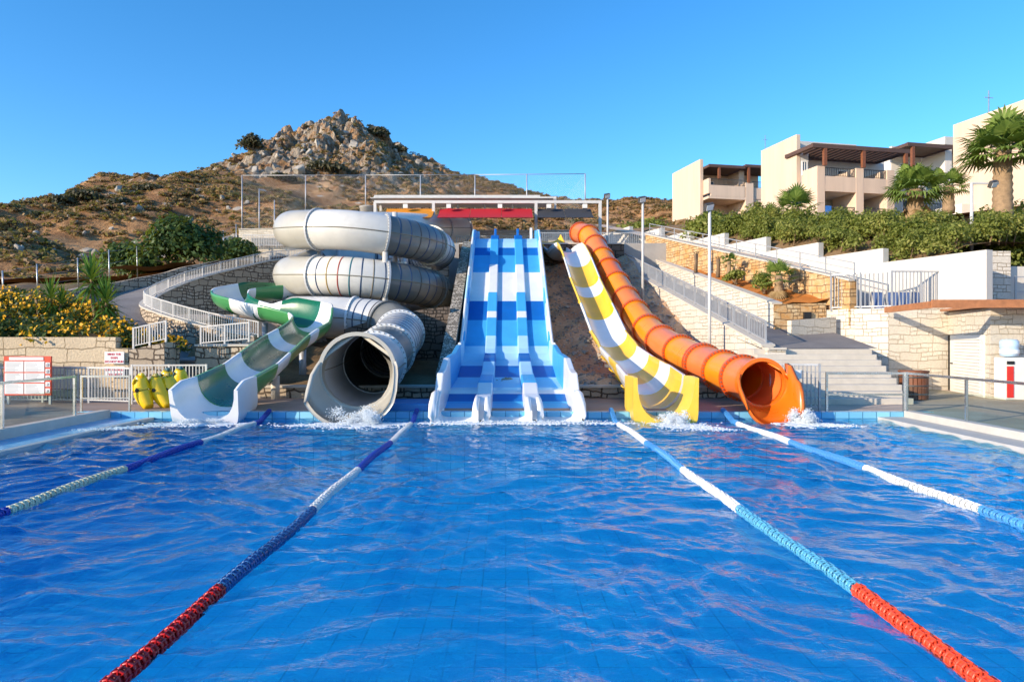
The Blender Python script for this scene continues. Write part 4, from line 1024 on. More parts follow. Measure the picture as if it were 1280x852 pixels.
mb = MB(); mb.obox(kp(.17, .012, 1.12), (.13, .012, .97), rot); mb.build('door_gap', M('black'), kd)
mb = MB(); mb.add([(14.3, 20.0, 2.93), (26, 19.3, 2.93), (26, 24.3, 2.93), (15.3, 24.05, 2.93), (14.3, 20.0, 3.0), (26, 19.3, 3.0), (26, 24.3, 3.0), (15.3, 24.05, 3.0)], [(0,3,2,1), (4,5,6,7), (1,2,6,5), (2,3,7,6), (3,0,4,7), (0,1,5,4)])
rfk = mb.build('roof', M('wood_beam'), kd)
mb = MB(); mb.bar((13.3, 23.9, 2.97), (12.5, 20.05, 2.97), .08, .2); mb.bar((12.46, 19.96, 2.99), (26, 19.16, 2.99), .08, .24); mb.build('fascia', M('wood_beam'), rfk)
# water cooler
wc = empty('water_cooler', (15.0, 20.35, .155), 'white and red water cooler with a clear bottle against the kiosk wall', 'water cooler')
mb = MB(); mb.box(14.72, 15.32, 20.12, 20.6, .16, 1.42); mb.build('body', M('cooler_white'), wc, bevel=.03)
mb = MB(); mb.box(14.77, 14.96, 20.095, 20.118, .24, 1.16); mb.build('front_panel', M('red_panel'), wc)
mb = MB(); mb.box(14.77, 14.98, 20.09, 20.118, 1.22, 1.31); mb.build('tap_recess', M('black'), wc)
plain('bottle_blue', (.45,.62,.80), .15, var=.1, coat=.4)
mb = MB(); mb.lathe((15.02, 20.36, 1.43), [(.06, 0), (.24, .03), (.25, .22), (.23, .25), (.25, .28), (.25, .46), (.20, .52), (.05, .53), (0, .53)], 20); bt = mb.build('bottle', M('bottle_blue'), wc)
mb = MB(); mb.lathe((15.02, 20.36, 1.43), [(.252, .10), (.256, .11), (.256, .20), (.252, .21)], 20); mb.build('bottle_label', M('board_white'), bt)
sb_ = empty('counter_shelf', (15.75, 20.4, 1.1), 'orange wood counter ledge fixed to the kiosk wall at the right edge', 'counter')
mb = MB(); mb.box(15.50, 18.5, 20.05, 20.7, 1.10, 1.16); mb.build('counter_top', M('wood_beam'), sb_)
mb = MB(); mb.add([(15.75, 20.15, 1.10), (15.75, 20.7, 1.10), (15.75, 20.7, .78), (15.83, 20.15, 1.10), (15.83, 20.7, 1.10), (15.83, 20.7, .78)], [(0,1,2), (3,5,4), (0,2,5,3), (0,3,4,1), (1,4,5,2)]); mb.build('bracket', M('wood_beam'), sb_)
plain('cloth_pink', (.62,.36,.30), .9)
mb = MB()
for k in range(4): mb.box(15.58+.01*k, 16.0-.015*k, 20.15+.01*k, 20.55, 1.163+k*.045, 1.203+k*.045)
mb.build('folded_towels', M('cloth_pink'), label='small stack of pinkish folded towels on the counter ledge', cat='towels', bevel=.012)
kg = empty('steel_keg', (15.63, 19.9, .155), 'ribbed silver metal barrel standing under the counter ledge', 'keg')
mb = MB(); mb.lathe((15.63, 19.9, .157), [(0, 0), (.23, 0), (.26, .04), (.26, .12), (.28, .14), (.26, .16), (.26, .30), (.28, .32), (.26, .34), (.26, .48), (.28, .50), (.26, .52), (.24, .58), (0, .58)], 24); mb.build('barrel', M('steel'), kg)
mb = MB(); mb.lathe((15.63, 19.9, .737), [(.03, 0), (.03, .05), (.05, .05), (.05, .07), (0, .07)], 12); mb.build('spout', M('dark_metal'), kg)
# brown slatted tub
tb = empty('slatted_tub', (12.3, 20.2, .155), 'dark brown slatted wooden tub standing below the right hand steps', 'tub')
mb = MB()
for k in range(22):
    a = 2*math.pi*k/22; c_, s_ = math.cos(a), math.sin(a)
    mb.obox((12.25+.37*c_, 20.5+.37*s_, .60), (.02, .045, .42), Matrix.Rotation(a, 3, 'Z'))
mb.build('staves', M('wood_brown'), tb)
mb = MB()
for z in (.3, .55, .8): mb.lathe((12.25, 20.5, z), [(.385, 0), (.40, .005), (.40, .05), (.385, .055)], 24)
mb.build('hoops', M('dark_metal'), tb)
mb = MB(); mb.lathe((12.25, 20.5, .97), [(0, .0), (.41, 0), (.42, .02), (.41, .05), (0, .06)], 24); mb.build('lid', M('wood_brown'), tb)
plain('lounger_blue', (.06,.12,.30), .7)
for k, (x, lb_) in enumerate(((13.75, 'folded blue sunbed, leftmost of the row behind the terrace fence'), (14.3, 'folded blue sunbed, second from left behind the terrace fence'), (14.75, 'folded blue sunbed, third from left behind the terrace fence'), (15.2, 'folded blue sunbed, rightmost of the row behind the terrace fence'))):
    sl = empty('sunbed', (x, 25.2, 3.03), lb_, 'sunbed', 'blue sunbeds folded behind the terrace fence')
    rt = Matrix.Rotation(R(-14 + 3*k), 3, 'X'); c = Vector((x, 25.2, 3.36))
    mb = MB(); mb.obox(c, (.20, .02, .32), rt); mb.build('fabric', M('lounger_blue'), sl)
    mb = MB()
    for s_ in (-1, 1): mb.obox(c + rt @ Vector((s_*.215, 0, 0)), (.014, .03, .34), rt)
    mb.obox(c + rt @ Vector((0, 0, .335)), (.2, .025, .014), rt); mb.build('frame', M('rail_white'), sl)
    mb = MB(); mb.bar((x-.18, 25.28, 3.04), (x-.18, 25.42, 3.4), .025, .025); mb.bar((x+.18, 25.28, 3.04), (x+.18, 25.42, 3.4), .025, .025); mb.bar((x-.18, 25.28, 3.05), (x+.18, 25.28, 3.05), .025, .025); mb.build('legs', M('rail_white'), sl)
# steps
stp = MB()
for k in range(9): stp.box(7.75+.02*k, 11.3+.05*k, 18.9+k*.36, 23.2, .15, .32+k*.165)
stp.build('steps', M('coping'), kind='structure', keep=True, bevel=.012)
arr_mesh('landing', [(8.2, 22.0, 1.66), (12.0, 22.0, 1.66), (12.25, 26.05, 2.3), (7.9, 26.2, 2.4)], [(0,1,2,3)], M('asphalt'), off=(0,0,0), kind='structure')
ribbon('step_wall', [(10.3, 24.6, 2.62), (12.3, 25.4, 2.78)], 1.4, .2, M('stone_front'), label='short low beige wall beside the landing above the steps', cat='wall')
fence('bar_fence', 'grey bar fence beside the orange slide exit at the foot of the steps', 'fence', [(6.95, 17.9, .16), (8.0, 17.4, .16)], 1.18, 1.1, M('rail_grey'), bars=.10, bw=.022)
fence('pipe_railing', 'two rail steel pipe railing in front of the right hand steps', 'railing', [(8.02, 17.05, .165), (9.95, 17.05, .165)], .98, 1.9, M('steel'), bars=0, mid=[.42], low=None, post=.05, top=.055)
fence('glass_fence', 'glass pool fence with a steel top rail along the right pool side', 'fence', [(9.99, 17.0, .20), (9.99, 6.0, .20)], .95, 2.2, M('steel'), bars=0, low=None, top=.055, glass=(.02, .60), mid=None)
sg = MB(); sg.box(7.28, 7.62, 17.56, 17.58, .95, 1.17); sg.build('notice_plate', M('board_white'), label='small blank white plate hung on the bar fence by the orange slide', cat='sign')
# ------------------------------------------------------------------ hill
import mathutils.noise as MN
RDY = 190.0
SIL = [(-900,300),(-500,292),(-200,285),(0,277),(60,257),(100,243),(130,248),(175,236),(230,217),(270,206),(300,192),(330,181),(350,166),(365,156),(380,148),(395,141),(430,139),(450,149),(470,160),(490,168),(505,181),(540,197),(580,216),(640,232),(700,248),(750,252),(800,249),(835,256),(900,262),(1000,268),(1400,275),(2200,300)]
RID = [((px-VX)/F*RDY, CAMH+(VY-py)/F*RDY) for px, py in SIL]
BAS = [(-160, 4.0), (-60, 5.3), (-40, 5.5), (-24, 5.9), (-14, 6.9), (8, 7.0), (14, 8.0), (30, 10), (60, 14), (160, 18)]
rsn = np.random.RandomState(3)
WV = [(rsn.uniform(0, 6.28), rsn.uniform(0, 6.28), l) for l in (60, 42, 30, 22, 15, 11, 8, 5.5, 4, 3) for _ in range(2)]
def hn(x, y, lo=0, hi=99):
    return sum(math.sin((x*math.cos(a)+y*math.sin(a))*6.28/l + p)*l for a, p, l in WV if lo <= l <= hi)
def crag(x, y):
    """rocky summit mask"""
    px = x/RDY*F + VX
    a = max(0, 1-abs((px-425)/165)**3); b = max(0, min(1, (y-128)/28))
    return a*b
def hill(x, y):
    b = interp(x, BAS); r = interp(x, RID)
    if y <= RDY:
        t_ = max(0, (y-46)/(RDY-46)); s_ = .62*t_ + .38*t_*t_
        z = lerp(b, r, s_)
    else: z = r - (y-RDY)*.35 - ((y-RDY)*.02)**2
    e = min(1, max(0, (y-46)/20))
    d = 1 - math.exp(-((y-RDY)/22)**2)*.75
    z += hn(x, y, 5)*.018*e*d + hn(x, y, 0, 5)*.03*e
    c = crag(x, y)
    if c > 0:
        for sc_, am in ((.16, 2.3), (.36, 1.5), (.85, .8)):
            q = Vector((x*sc_, y*sc_*.8, z*sc_*.35)); d, P_ = MN.voronoi(q)
            h_ = math.sin(P_[0].x*127.1 + P_[0].y*311.7 + P_[0].z*74.7)*43758.5; h_ -= math.floor(h_)
            z += c*am*((h_-.5)*1.1 - .7*max(0, 1-(d[1]-d[0])/.22) - .12)
    return z
m, t, o = nt('hill_earth'); n = N(t); g = n('NewGeometry'); pos = g.outputs['Position']
a = n('TexNoise', {'Vector': pos, 'Scale': .06, 'Detail': 10.0, 'Roughness': .65}).outputs[0]
b = n('TexNoise', {'Vector': pos, 'Scale': .9, 'Detail': 8.0, 'Roughness': .7}).outputs[0]
f = n.math('ADD', n.math('MULTIPLY', a, .5), n.math('MULTIPLY', b, .5))
c = n.ramp(f, [(.36, (.15,.08,.042)), (.46, (.28,.148,.07)), (.54, (.42,.238,.115)), (.64, (.52,.335,.175))])
vr = n('TexVoronoi', {'Vector': n('Mapping', {'Vector': pos, 'Scale': (.9,.9,1.1)}).outputs[0], 'Scale': .5})
rk = n.math('GREATER_THAN', n('SeparateColor', {0: vr.outputs['Color']}).outputs[0], .90)
rk = n.math('MULTIPLY', rk, n.ramp(vr.outputs['Distance'], [(.25, (1,1,1)), (.4, (0,0,0))]))
c = n.mixc(rk, c, (.46,.41,.35))
at_ = n('Attribute', attribute_name='crag').outputs['Fac']
rb = n('TexNoise', {'Vector': n('Mapping', {'Vector': pos, 'Scale': (.5,.5,.22)}).outputs[0], 'Scale': 1.0, 'Detail': 10.0, 'Roughness': .7, 'Distortion': .6}).outputs[0]
rc = n.ramp(rb, [(.32, (.13,.10,.075)), (.45, (.33,.265,.20)), (.56, (.48,.40,.31)), (.72, (.60,.52,.42))])
mk = n.math('MULTIPLY', at_, n.ramp(n('TexNoise', {'Vector': pos, 'Scale': .16, 'Detail': 8.0, 'Roughness': .7}).outputs[0], [(.44, (0,0,0)), (.53, (1,1,1))]))
c = n.mixc(mk, c, rc)
p = n('BsdfPrincipled', {'Base Color': c, 'Roughness': .95, 'Specular IOR Level': .1})
hgt = n.math('ADD', b, n.math('MULTIPLY', rb, n.math('MULTIPLY', at_, 3.0)))
bp = n('Bump', {'Height': hgt, 'Strength': .9, 'Distance': .8}); n.link(bp.outputs[0], p.inputs['Normal']); n.link(p.outputs[0], o.inputs[0]); MATS['hill_earth'] = m
xs = np.concatenate([np.arange(-420, -150, 9), np.arange(-150, -104, 1.5), np.arange(-104, -4, .55), np.arange(-4, 60, 1.5), np.arange(60, 420, 9)])
ys = np.concatenate([np.arange(43, 130, 1.7), np.arange(130, 193, .7), np.arange(193, 200, 1.5), np.arange(200, 330, 6)])
ho = grid('hill', xs, ys, lambda x, y: (x, y, hill(x, y)), m, kind='structure', off=(0,0,0))
me_ = ho.data; cv = np.array([crag(x, y) for y in ys for x in xs]); lv = np.zeros(len(me_.polygons)*4, np.int32); me_.loops.foreach_get('vertex_index', lv); me_.polygons.foreach_set('use_smooth', cv[lv.reshape(-1, 4)[:, 0]] < .12)
cr = ho.data.attributes.new('crag', 'FLOAT', 'POINT')
cr.data.foreach_set('value', [min(1, crag(x, y)*2.2) for y in ys for x in xs])
def pick_hill(px, py, y0=50, y1=RDY):
    """ground point seen at a pixel (used to find where on the slope a plant of the photo grows)"""
    y = y0
    while y < y1:
        x = (px-VX)/F*y; z = CAMH+(VY-py)/F*y
        if hill(x, y) >= z: return Vector((x, y, hill(x, y)))
        y += 1.0
    x = (px-VX)/F*y1; return Vector((x, y1, hill(x, y1)))

# ------------------------------------------------------------------ foliage makers
def leaf_quads(C, Nn, size, rs, aspect=.55, fold=0):
    """leaf shaped quads at centres C with normals Nn"""
    n_ = len(C); a = rs.normal(size=(n_, 3)); T = np.cross(Nn, a); T /= np.linalg.norm(T, axis=1)[:, None] + 1e-9
    B = np.cross(Nn, T); s_ = size*rs.uniform(.6, 1.35, (n_, 1))
    V = np.stack([C - T*s_, C + B*s_*aspect, C + T*s_, C - B*s_*aspect], 1).reshape(-1, 3)
    return V, np.arange(n_*4).reshape(-1, 4)
def cloud(lobes, n_, rs, up=.25, lo=.55):
    lb_ = np.array(lobes, float); wt_ = (lb_[:, 3]*lb_[:, 4]*lb_[:, 5])**.67; k = rs.choice(len(lb_), n_, p=wt_/wt_.sum())
    d = rs.normal(size=(n_, 3)); d /= np.linalg.norm(d, axis=1)[:, None]; d[:, 2] = np.where(d[:, 2] < -.3, -d[:, 2], d[:, 2])
    r = rs.uniform(lo, 1.08, (n_, 1)); C = lb_[k, :3] + d*lb_[k, 3:]*r
    nn_ = d + rs.normal(size=(n_, 3))*.55; nn_[:, 2] += up; nn_ /= np.linalg.norm(nn_, axis=1)[:, None]
    return C, nn_
def blob_lobes(cx, cy, cz, rx, ry, rz, k, rs):
    L_ = []
    for _ in range(k):
        d = rs.normal(size=3); d /= np.linalg.norm(d); d[2] = abs(d[2])*.9
        f_ = rs.uniform(.35, .62); L_.append((cx+d[0]*rx*.62, cy+d[1]*ry*.62, cz+d[2]*rz*.6, rx*f_, ry*f_, rz*f_))
    L_.append((cx, cy, cz+rz*.3, rx*.6, ry*.6, rz*.6)); return L_
leaf_mat('scrub_leaf', (.17,.095,.048), (.31,.185,.092), (.46,.295,.15), .4, .12)
leaf_mat('scrub_green', (.075,.066,.028), (.15,.125,.05), (.25,.20,.085), .3, .15)
leaf_mat('tree_olive', (.045,.042,.022), (.085,.078,.040), (.14,.12,.065), .12, .3)
leaf_mat('bush_green', (.03,.06,.016), (.06,.11,.026), (.12,.17,.04), .25, .5)
leaf_mat('hedge_green', (.12,.15,.028), (.24,.27,.055), (.45,.41,.12), .42, .5)
leaf_mat('palm_green', (.085,.14,.03), (.18,.27,.055), (.32,.41,.11), .3, 2)
leaf_mat('palm_dry', (.20,.12,.05), (.30,.19,.085), (.40,.28,.14), .2, 2)
leaf_mat('yucca_green', (.05,.13,.025), (.11,.24,.04), (.21,.37,.08), .3, 2)
leaf_mat('flower_leaf', (.025,.05,.01), (.055,.095,.018), (.11,.15,.03), .2, .8)
leaf_mat('flower_yellow', (.78,.33,.006), (.86,.45,.012), (.90,.58,.03), .2, 1.5, .6)
leaf_mat('rock_face', (.20,.175,.15), (.34,.305,.26), (.46,.42,.36), 0, .3, .95)

# scrub on the slope: an uncountable cover of low dry bushes
def scrub_unit(rs, n_):
    C, Nn = cloud(blob_lobes(0, 0, 0, 1, 1, .8, 4, rs), n_, rs, .3)
    return leaf_quads(C, Nn, .26, rs, .6)
def scatter(name, mat, count, rs, size, acc, **kw):
    units = [scrub_unit(rs, 46) for _ in range(6)]; Vs = []; Qs = []; b = 0
    while count > 0:
        y = 48 + 150*rs.rand()**.75; px = rs.uniform(-60, 860); x = (px-VX)/F*y
        if not acc(x, y, rs): continue
        count -= 1; s_ = size*rs.uniform(.45, 1.5); v, q = units[rs.randint(6)]
        a = rs.uniform(0, 6.28); ca, sa = math.cos(a), math.sin(a)
        w_ = v.copy(); w_[:, 0], w_[:, 1] = v[:, 0]*ca - v[:, 1]*sa, v[:, 0]*sa + v[:, 1]*ca
        w_ = w_*np.array([s_, s_, s_*rs.uniform(.55, 1.0)]) + np.array([x, y, hill(x, y)-.12*s_])
        Vs.append(w_); Qs.append(q+b); b += len(v)
    return arr_mesh(name, np.concatenate(Vs), np.concatenate(Qs), mat, kind='stuff', **kw)
rs = np.random.RandomState(8)
def acc(x, y, rs):
    if 46 < y < 60 and -23 < x < 14: return False
    return rs.rand() < (.62 if crag(x, y) > .3 else 1) and (hn(x, y, 10, 60)*.008 + rs.rand()) > .02
scatter('dry_scrub', M('scrub_leaf'), 5600, rs, .78, acc, label='dry brown scrub covering the hillside', cat='scrub')
scatter('green_scrub', M('scrub_green'), 400, rs, 1.1, acc, label='olive green low scrub dotted over the hillside', cat='scrub')

leaf_mat('dry_grass', (.24,.14,.065), (.38,.235,.105), (.50,.34,.17), .35, .12)
scatter('dry_grass', M('dry_grass'), 5600, rs, .65, acc, label='golden dry grass tufts between the scrub on the hillside', cat='grass')
# bushes one can tell apart
def bush(name, label, cat, c, rx, ry, rz, n_, size, mat, seed, k=7, group=None, trunk=True):
    rs_ = np.random.RandomState(seed); root = empty(name, c, label, cat, group)
    L_ = blob_lobes(c[0], c[1], c[2]+rz*.12, rx, ry, rz, k, rs_); C, Nn = cloud(L_, n_, rs_, .25)
    v, q = leaf_quads(C, Nn, size, rs_, .55); arr_mesh('foliage', v, q, mat, parent=root)
    if trunk:
        mb = MB()
        for l in L_[:5]:
            mb.tube([(c[0]+rs_.uniform(-.1, .1)*rx, c[1]+rs_.uniform(-.1, .1)*ry, c[2]-.15), (lerp(c[0], l[0], .5), lerp(c[1], l[1], .5), lerp(c[2], l[2], .6)), l[:3]], [rz*.05+.02, rz*.035+.015, .012], 7)
        mb.build('stem', M('trunk_brown'), root)
    return root
bush('large_bush', 'big dark green bush standing beside the upper ramp on the left', 'bush', (-20.6, 43.5, 6.4), 2.7, 2.2, 2.9, 5200, .16, M('bush_green'), 21, 11)
bush('large_bush', 'mid green bush left of the big dark one, behind the wire fence posts', 'bush', (-24.8, 44.6, 5.9), 2.1, 1.8, 2.2, 3200, .16, M('bush_green'), 22, 8)
bush('large_bush', 'low green bush between the big dark one and the tall net post', 'bush', (-21.0, 52.5, 7.6), 2.3, 1.5, 1.9, 2600, .17, M('bush_green'), 23, 8)
for (px, py, r, h_, lb_, sd) in ((318, 190, 4.6, 6.0, 'lone round tree on the left shoulder of the rocky hilltop', 31), (105, 252, 6.0, 6.0, 'wide dark bush on the skyline at the far left', 32), (80, 258, 4.5, 4.6, 'rounded bush left of the wide dark one on the skyline', 33),
                                 (150, 258, 4.5, 4.2, 'flat topped dark bush on the slope, third along the skyline', 34), (472, 172, 3.2, 4.2, 'dark bush at the right edge of the rocky summit', 35), (500, 192, 2.6, 3.0, 'small dark bush below the right edge of the summit', 36),
                                 (185, 238, 4.2, 3.4, 'low dark bush on the ridge midway between the hilltop and the left skyline bushes', 37), (405, 214, 6.5, 4.6, 'broad olive bush at the foot of the rocky summit', 38), (350, 224, 4, 3.2, 'olive bush on the slope left of the net posts', 39), (235, 285, 2.6, 2.2, 'dark low bush on the slope above the big green bush', 40)):
    p = pick_hill(px, py); k_ = p.y/190
    bush('hill_bush', lb_, 'bush', (p.x, p.y, p.z-.3), r*k_, r*k_*.8, h_*k_*.62, 800, .42*k_+.05, M('tree_olive'), sd, 7)
# boulders
def rock_mesh(seed, r=1.0):
    bm = bmesh.new(); bmesh.ops.create_icosphere(bm, subdivisions=3, radius=1); rs_ = np.random.RandomState(seed)
    pl_ = [(Vector(rs_.normal(size=3)).normalized(), rs_.uniform(.28, .8)) for _ in range(8)]
    for v in bm.verts:
        p = v.co.copy()
        for nn_, d in pl_:
            e = p.dot(nn_)
            if e > d: p -= nn_*(e-d)
        p *= 1 + .06*math.sin(7*p.x+seed)*math.cos(6*p.y-p.z*5)
        v.co = p*r
    me = bpy.data.meshes.new('boulder'); bm.to_mesh(me); bm.free(); me.materials.append(M('boulder')); return me
ground('boulder', [(.17,.15,.125),(.30,.265,.225),(.42,.38,.32),(.52,.47,.41)], .7, 6, .8, .12)
rms = [rock_mesh(s_) for s_ in range(9)]
rs = np.random.RandomState(12); nb = 0
while nb < 100:
    if nb < 45: px = rs.normal(425, 68); py = rs.uniform(148, 222); sz = rs.uniform(.35, 1.1)
    else: px = rs.uniform(0, 330); py = rs.uniform(238, 325); sz = rs.uniform(.2, .6)
    p = pick_hill(px, py)
    if p.y > 189 or (nb < 45 and crag(p.x, p.y) < .12): 
        if rs.rand() < .95: continue
    b_ = bpy.data.objects.new('boulder', rms[rs.randint(9)]); COL.objects.link(b_)
    b_.location = p + Vector((0, 0, sz*.05)); b_.scale = (sz*rs.uniform(.8, 1.8), sz*rs.uniform(.8, 1.5), sz*rs.uniform(.7, 1.8)); b_.rotation_euler = tuple(rs.uniform(-1.2, 1.2, 2)) + (rs.uniform(0, 6.28),)
    if nb < 45: tag(b_, 'grey boulder among many on the rocky summit of the hill', 'boulder', 'boulders on the rocky summit')
    else: tag(b_, 'pale boulder lying in the dry scrub of the lower left slope', 'boulder', 'boulders scattered on the lower slope')
    nb += 1

# wire fence on the slope and the tall ball net
wf = empty('wire_fence', (-30, 40, 5), 'thin wire fence on leaning posts along the foot of the hillside', 'fence')
fp = [(4, 360, 338, 34), (47, 360, 330, 36), (98, 352, 322, 38), (137, 350, 312, 40), (172, 340, 308, 42), (199, 330, 303, 46), (250, 326, 296, 50), (280, 318, 288, 53), (296, 310, 280, 55)]
tops = []
for px, pb, pt, Y in fp:
    a, b = at(px, pb+8, Y), at(px-1, pt, Y); mb = MB(); mb.cyl(a, b, .035, n=8); mb.build('post', M('galv'), wf); tops.append((a.lerp(b, .3), a.lerp(b, .62), b.lerp(a, .05)))
mb = MB()
for a, b in zip(tops, tops[1:]):
    for k in range(3): mb.cyl(a[k], b[k], .006, n=5)
mb.build('wires', M('galv'), wf)
bn = empty('ball_net', (-22, 57, 10), 'tall fine ball net hung on thin white posts behind the slides', 'net')
NY = 58
for px, pt, pb in ((302.5, 219, 300), (324, 236, 300), (343, 250, 300), (382, 219, 262), (457, 219, 262), (525.6, 218.5, 262), (593.7, 218, 262), (658.5, 217.5, 262), (731.5, 217, 252)):
    mb = MB(); mb.cyl(at(px, pb+6, NY), at(px, pt, NY), .05, n=8); mb.build('post', M('rail_grey'), bn)
mb = MB(); q = [at(px, py, NY) for px, py in ((302.5, 219.3), (457, 219), (593.7, 218.4), (731.5, 217.3))]
for a, b in zip(q, q[1:]): mb.cyl(a, b, .03, n=6)
mb.build('top_cable', M('rail_grey'), bn)
m, t, o = nt('netting'); n = N(t); uv = n('TexCoord').outputs['UV']
sp = n('SeparateXYZ', {0: uv})
def gl_(s_, k): return n.math('LESS_THAN', n.math('FRACT', n.math('MULTIPLY', s_, k)), .022)
msk = n.math('MAXIMUM', gl_(n.math('ADD', sp.outputs[0], sp.outputs[1]), 5.0), gl_(n.math('SUBTRACT', sp.outputs[0], sp.outputs[1]), 5.0))
d = n('BsdfDiffuse', {'Color': (.62,.62,.64)}); tp = n('BsdfTransparent')
mx = n('MixShader', {0: msk, 1: tp.outputs[0], 2: d.outputs[0]}); n.link(mx.outputs[0], o.inputs[0]); MATS['netting'] = m
mb = MB(); mb.add([at(302.5, 298, NY), at(731.5, 262, NY), at(731.5, 217.3, NY), at(302.5, 219.3, NY)], [(0,1,2,3)]); mb.build('mesh_panel', m, bn)
mb = MB(); a = at(731.5, 217.3, NY); b = at(705, 249, NY+12); mb.add([at(731.5, 256, NY), a, b, Vector((b.x, b.y, b.z-4))], [(0,1,2,3)]); mb.cyl(a, b, .03, n=5); mb.build('side_panel', m, bn)

# ------------------------------------------------------------------ hotel blocks
fr_r = R(12)
def apartment(label, x, y, z, parts):
    root = empty('apartment_building', (x, y, z), label, 'building', rz=fr_r)
    parts(root); return root
def lb(root, name, mat, boxes, bevel=0, parent=None):
    mb = MB()
    for b in boxes: mb.box(*b)
    return mb.build(name, M(mat), parent or root, local=True, bevel=bevel)
def balcony_rail(root, x0, x1, y, z, h=1.0, n_=None):
    mb = MB(); mb.box(x0, x1, y-.03, y+.03, z+h-.06, z+h); mb.box(x0, x1, y-.02, y+.02, z+.06, z+.1)
    k = n_ or int((x1-x0)/.16)
    for i in range(k+1):
        xx_ = lerp(x0, x1, i/k); mb.box(xx_-.015, xx_+.015, y-.014, y+.014, z+.1, z+h-.06)
    mb.build('balcony_railing', M('dark_metal'), root, local=True)
def opening(root, x0, x1, y, z0, z1, kind='window'):
    w_ = lb(root, kind, 'board_white', [(x0-.08, x0, y-.06, y+.02, z0, z1), (x1, x1+.08, y-.06, y+.02, z0, z1), (x0-.08, x1+.08, y-.06, y+.02, z1, z1+.08), ((x0+x1)/2-.03, (x0+x1)/2+.03, y-.05, y+.02, z0, z1)])
    mb = MB(); mb.box(x0, x1, y-.03, y-.005, z0, z1); mb.build('pane', M('window_glass'), w_, local=True)
def pergola(root, x0, x1, y0, y1, z, posts, pz, bm='bronze_roof', pm='wood_brown', slats=16):
    r_ = lb(root, 'pergola', bm, [(x0, x1, y0, y0+.22, z-.22, z+.1), (x0, x1, y1-.2, y1-.01, z-.2, z+.1), (x0, x0+.2, y0+.222, y1-.202, z-.2, z+.08), (x1-.2, x1, y0+.222, y1-.202, z-.2, z+.08)])
    bx_ = []
    for k in range(slats):
        a = lerp(x0+.25, x1-.6, k/(slats-1)); bx_.append((a, a+.24, y0+.224, y1-.204, z-.15, z+.02))
    lb(root, 'slats', bm, bx_, parent=r_)
    for p in posts: lb(root, 'pergola_post', pm, [(p-.13, p+.13, y0+.02, y0+.26, pz, z-.222)])
def b_mid(r):
    # local: x along the front, y back, front facade near y=0; z from the ground
    lb(r, 'side_wall', 'pink_plaster', [(0, .35, 1.6, 6.6, -3, 6.4)], .02)
    lb(r, 'wall', 'white_plaster', [(.352, 9.4, 3.0, 6.5, -3, 5.95), (.353, 1.1, 1.62, 3.0, -3, 5.0)])
    lb(r, 'parapet', 'white_plaster', [(.36, 6.6, 2.9, 3.1, 5.6, 6.3)])
    lb(r, 'balcony_frame', 'pink_plaster', [(.55, 1.25, -.2, 2.6, -3, 3.45), (4.05, 4.75, -.2, 2.6, -3, 3.45), (6.9, 7.6, -.2, 2.6, -3, 3.45), (1.25, 4.05, -.18, .1, 1.5, 2.7), (4.75, 6.9, -.18, .1, 1.5, 2.7), (1.25, 4.05, -.18, .1, -3, -.45), (4.75, 6.9, -.18, .1, -3, -.45)], .015)
    lb(r, 'floor_slab', 'pale_plaster', [(.6, 7.5, .101, 2.99, 1.52, 1.75), (.6, 7.5, .101, 2.99, -.8, -.5)])
    for (a, b_) in ((1.27, 4.03), (4.77, 6.88)):
        balcony_rail(r, a, b_, -.05, 2.7, .72); balcony_rail(r, a, b_, -.05, -.45, .8)
    opening(r, 1.7, 2.9, 3.0, 1.8, 4.0, 'balcony_door'); opening(r, 4.9, 6.0, 3.0, 1.8, 4.0, 'balcony_door'); opening(r, 1.8, 3.1, 3.0, -.5, 1.2, 'balcony_door'); opening(r, 5.0, 6.2, 3.0, -.5, 1.2, 'balcony_door'); opening(r, .55, .9, 1.62, 3.1, 4.2)
    pergola(r, -.2, 8.6, -.7, 2.88, 4.95, (.95, 4.4, 8.3), 3.4)
    lb(r, 'air_conditioner', 'cooler_white', [(3.2, 3.9, 2.72, 2.98, -.48, .1)]); lb(r, 'towel', 'blue_towel', [(1.3, 1.8, -.22, -.185, -.9, .35)])
    lb(r, 'antenna', 'galv', [(-.6+.62, -.6+.66, 6.0, 6.04, 6.4, 7.6), (-.2, .25, 6.0, 6.03, 7.2, 7.23)])
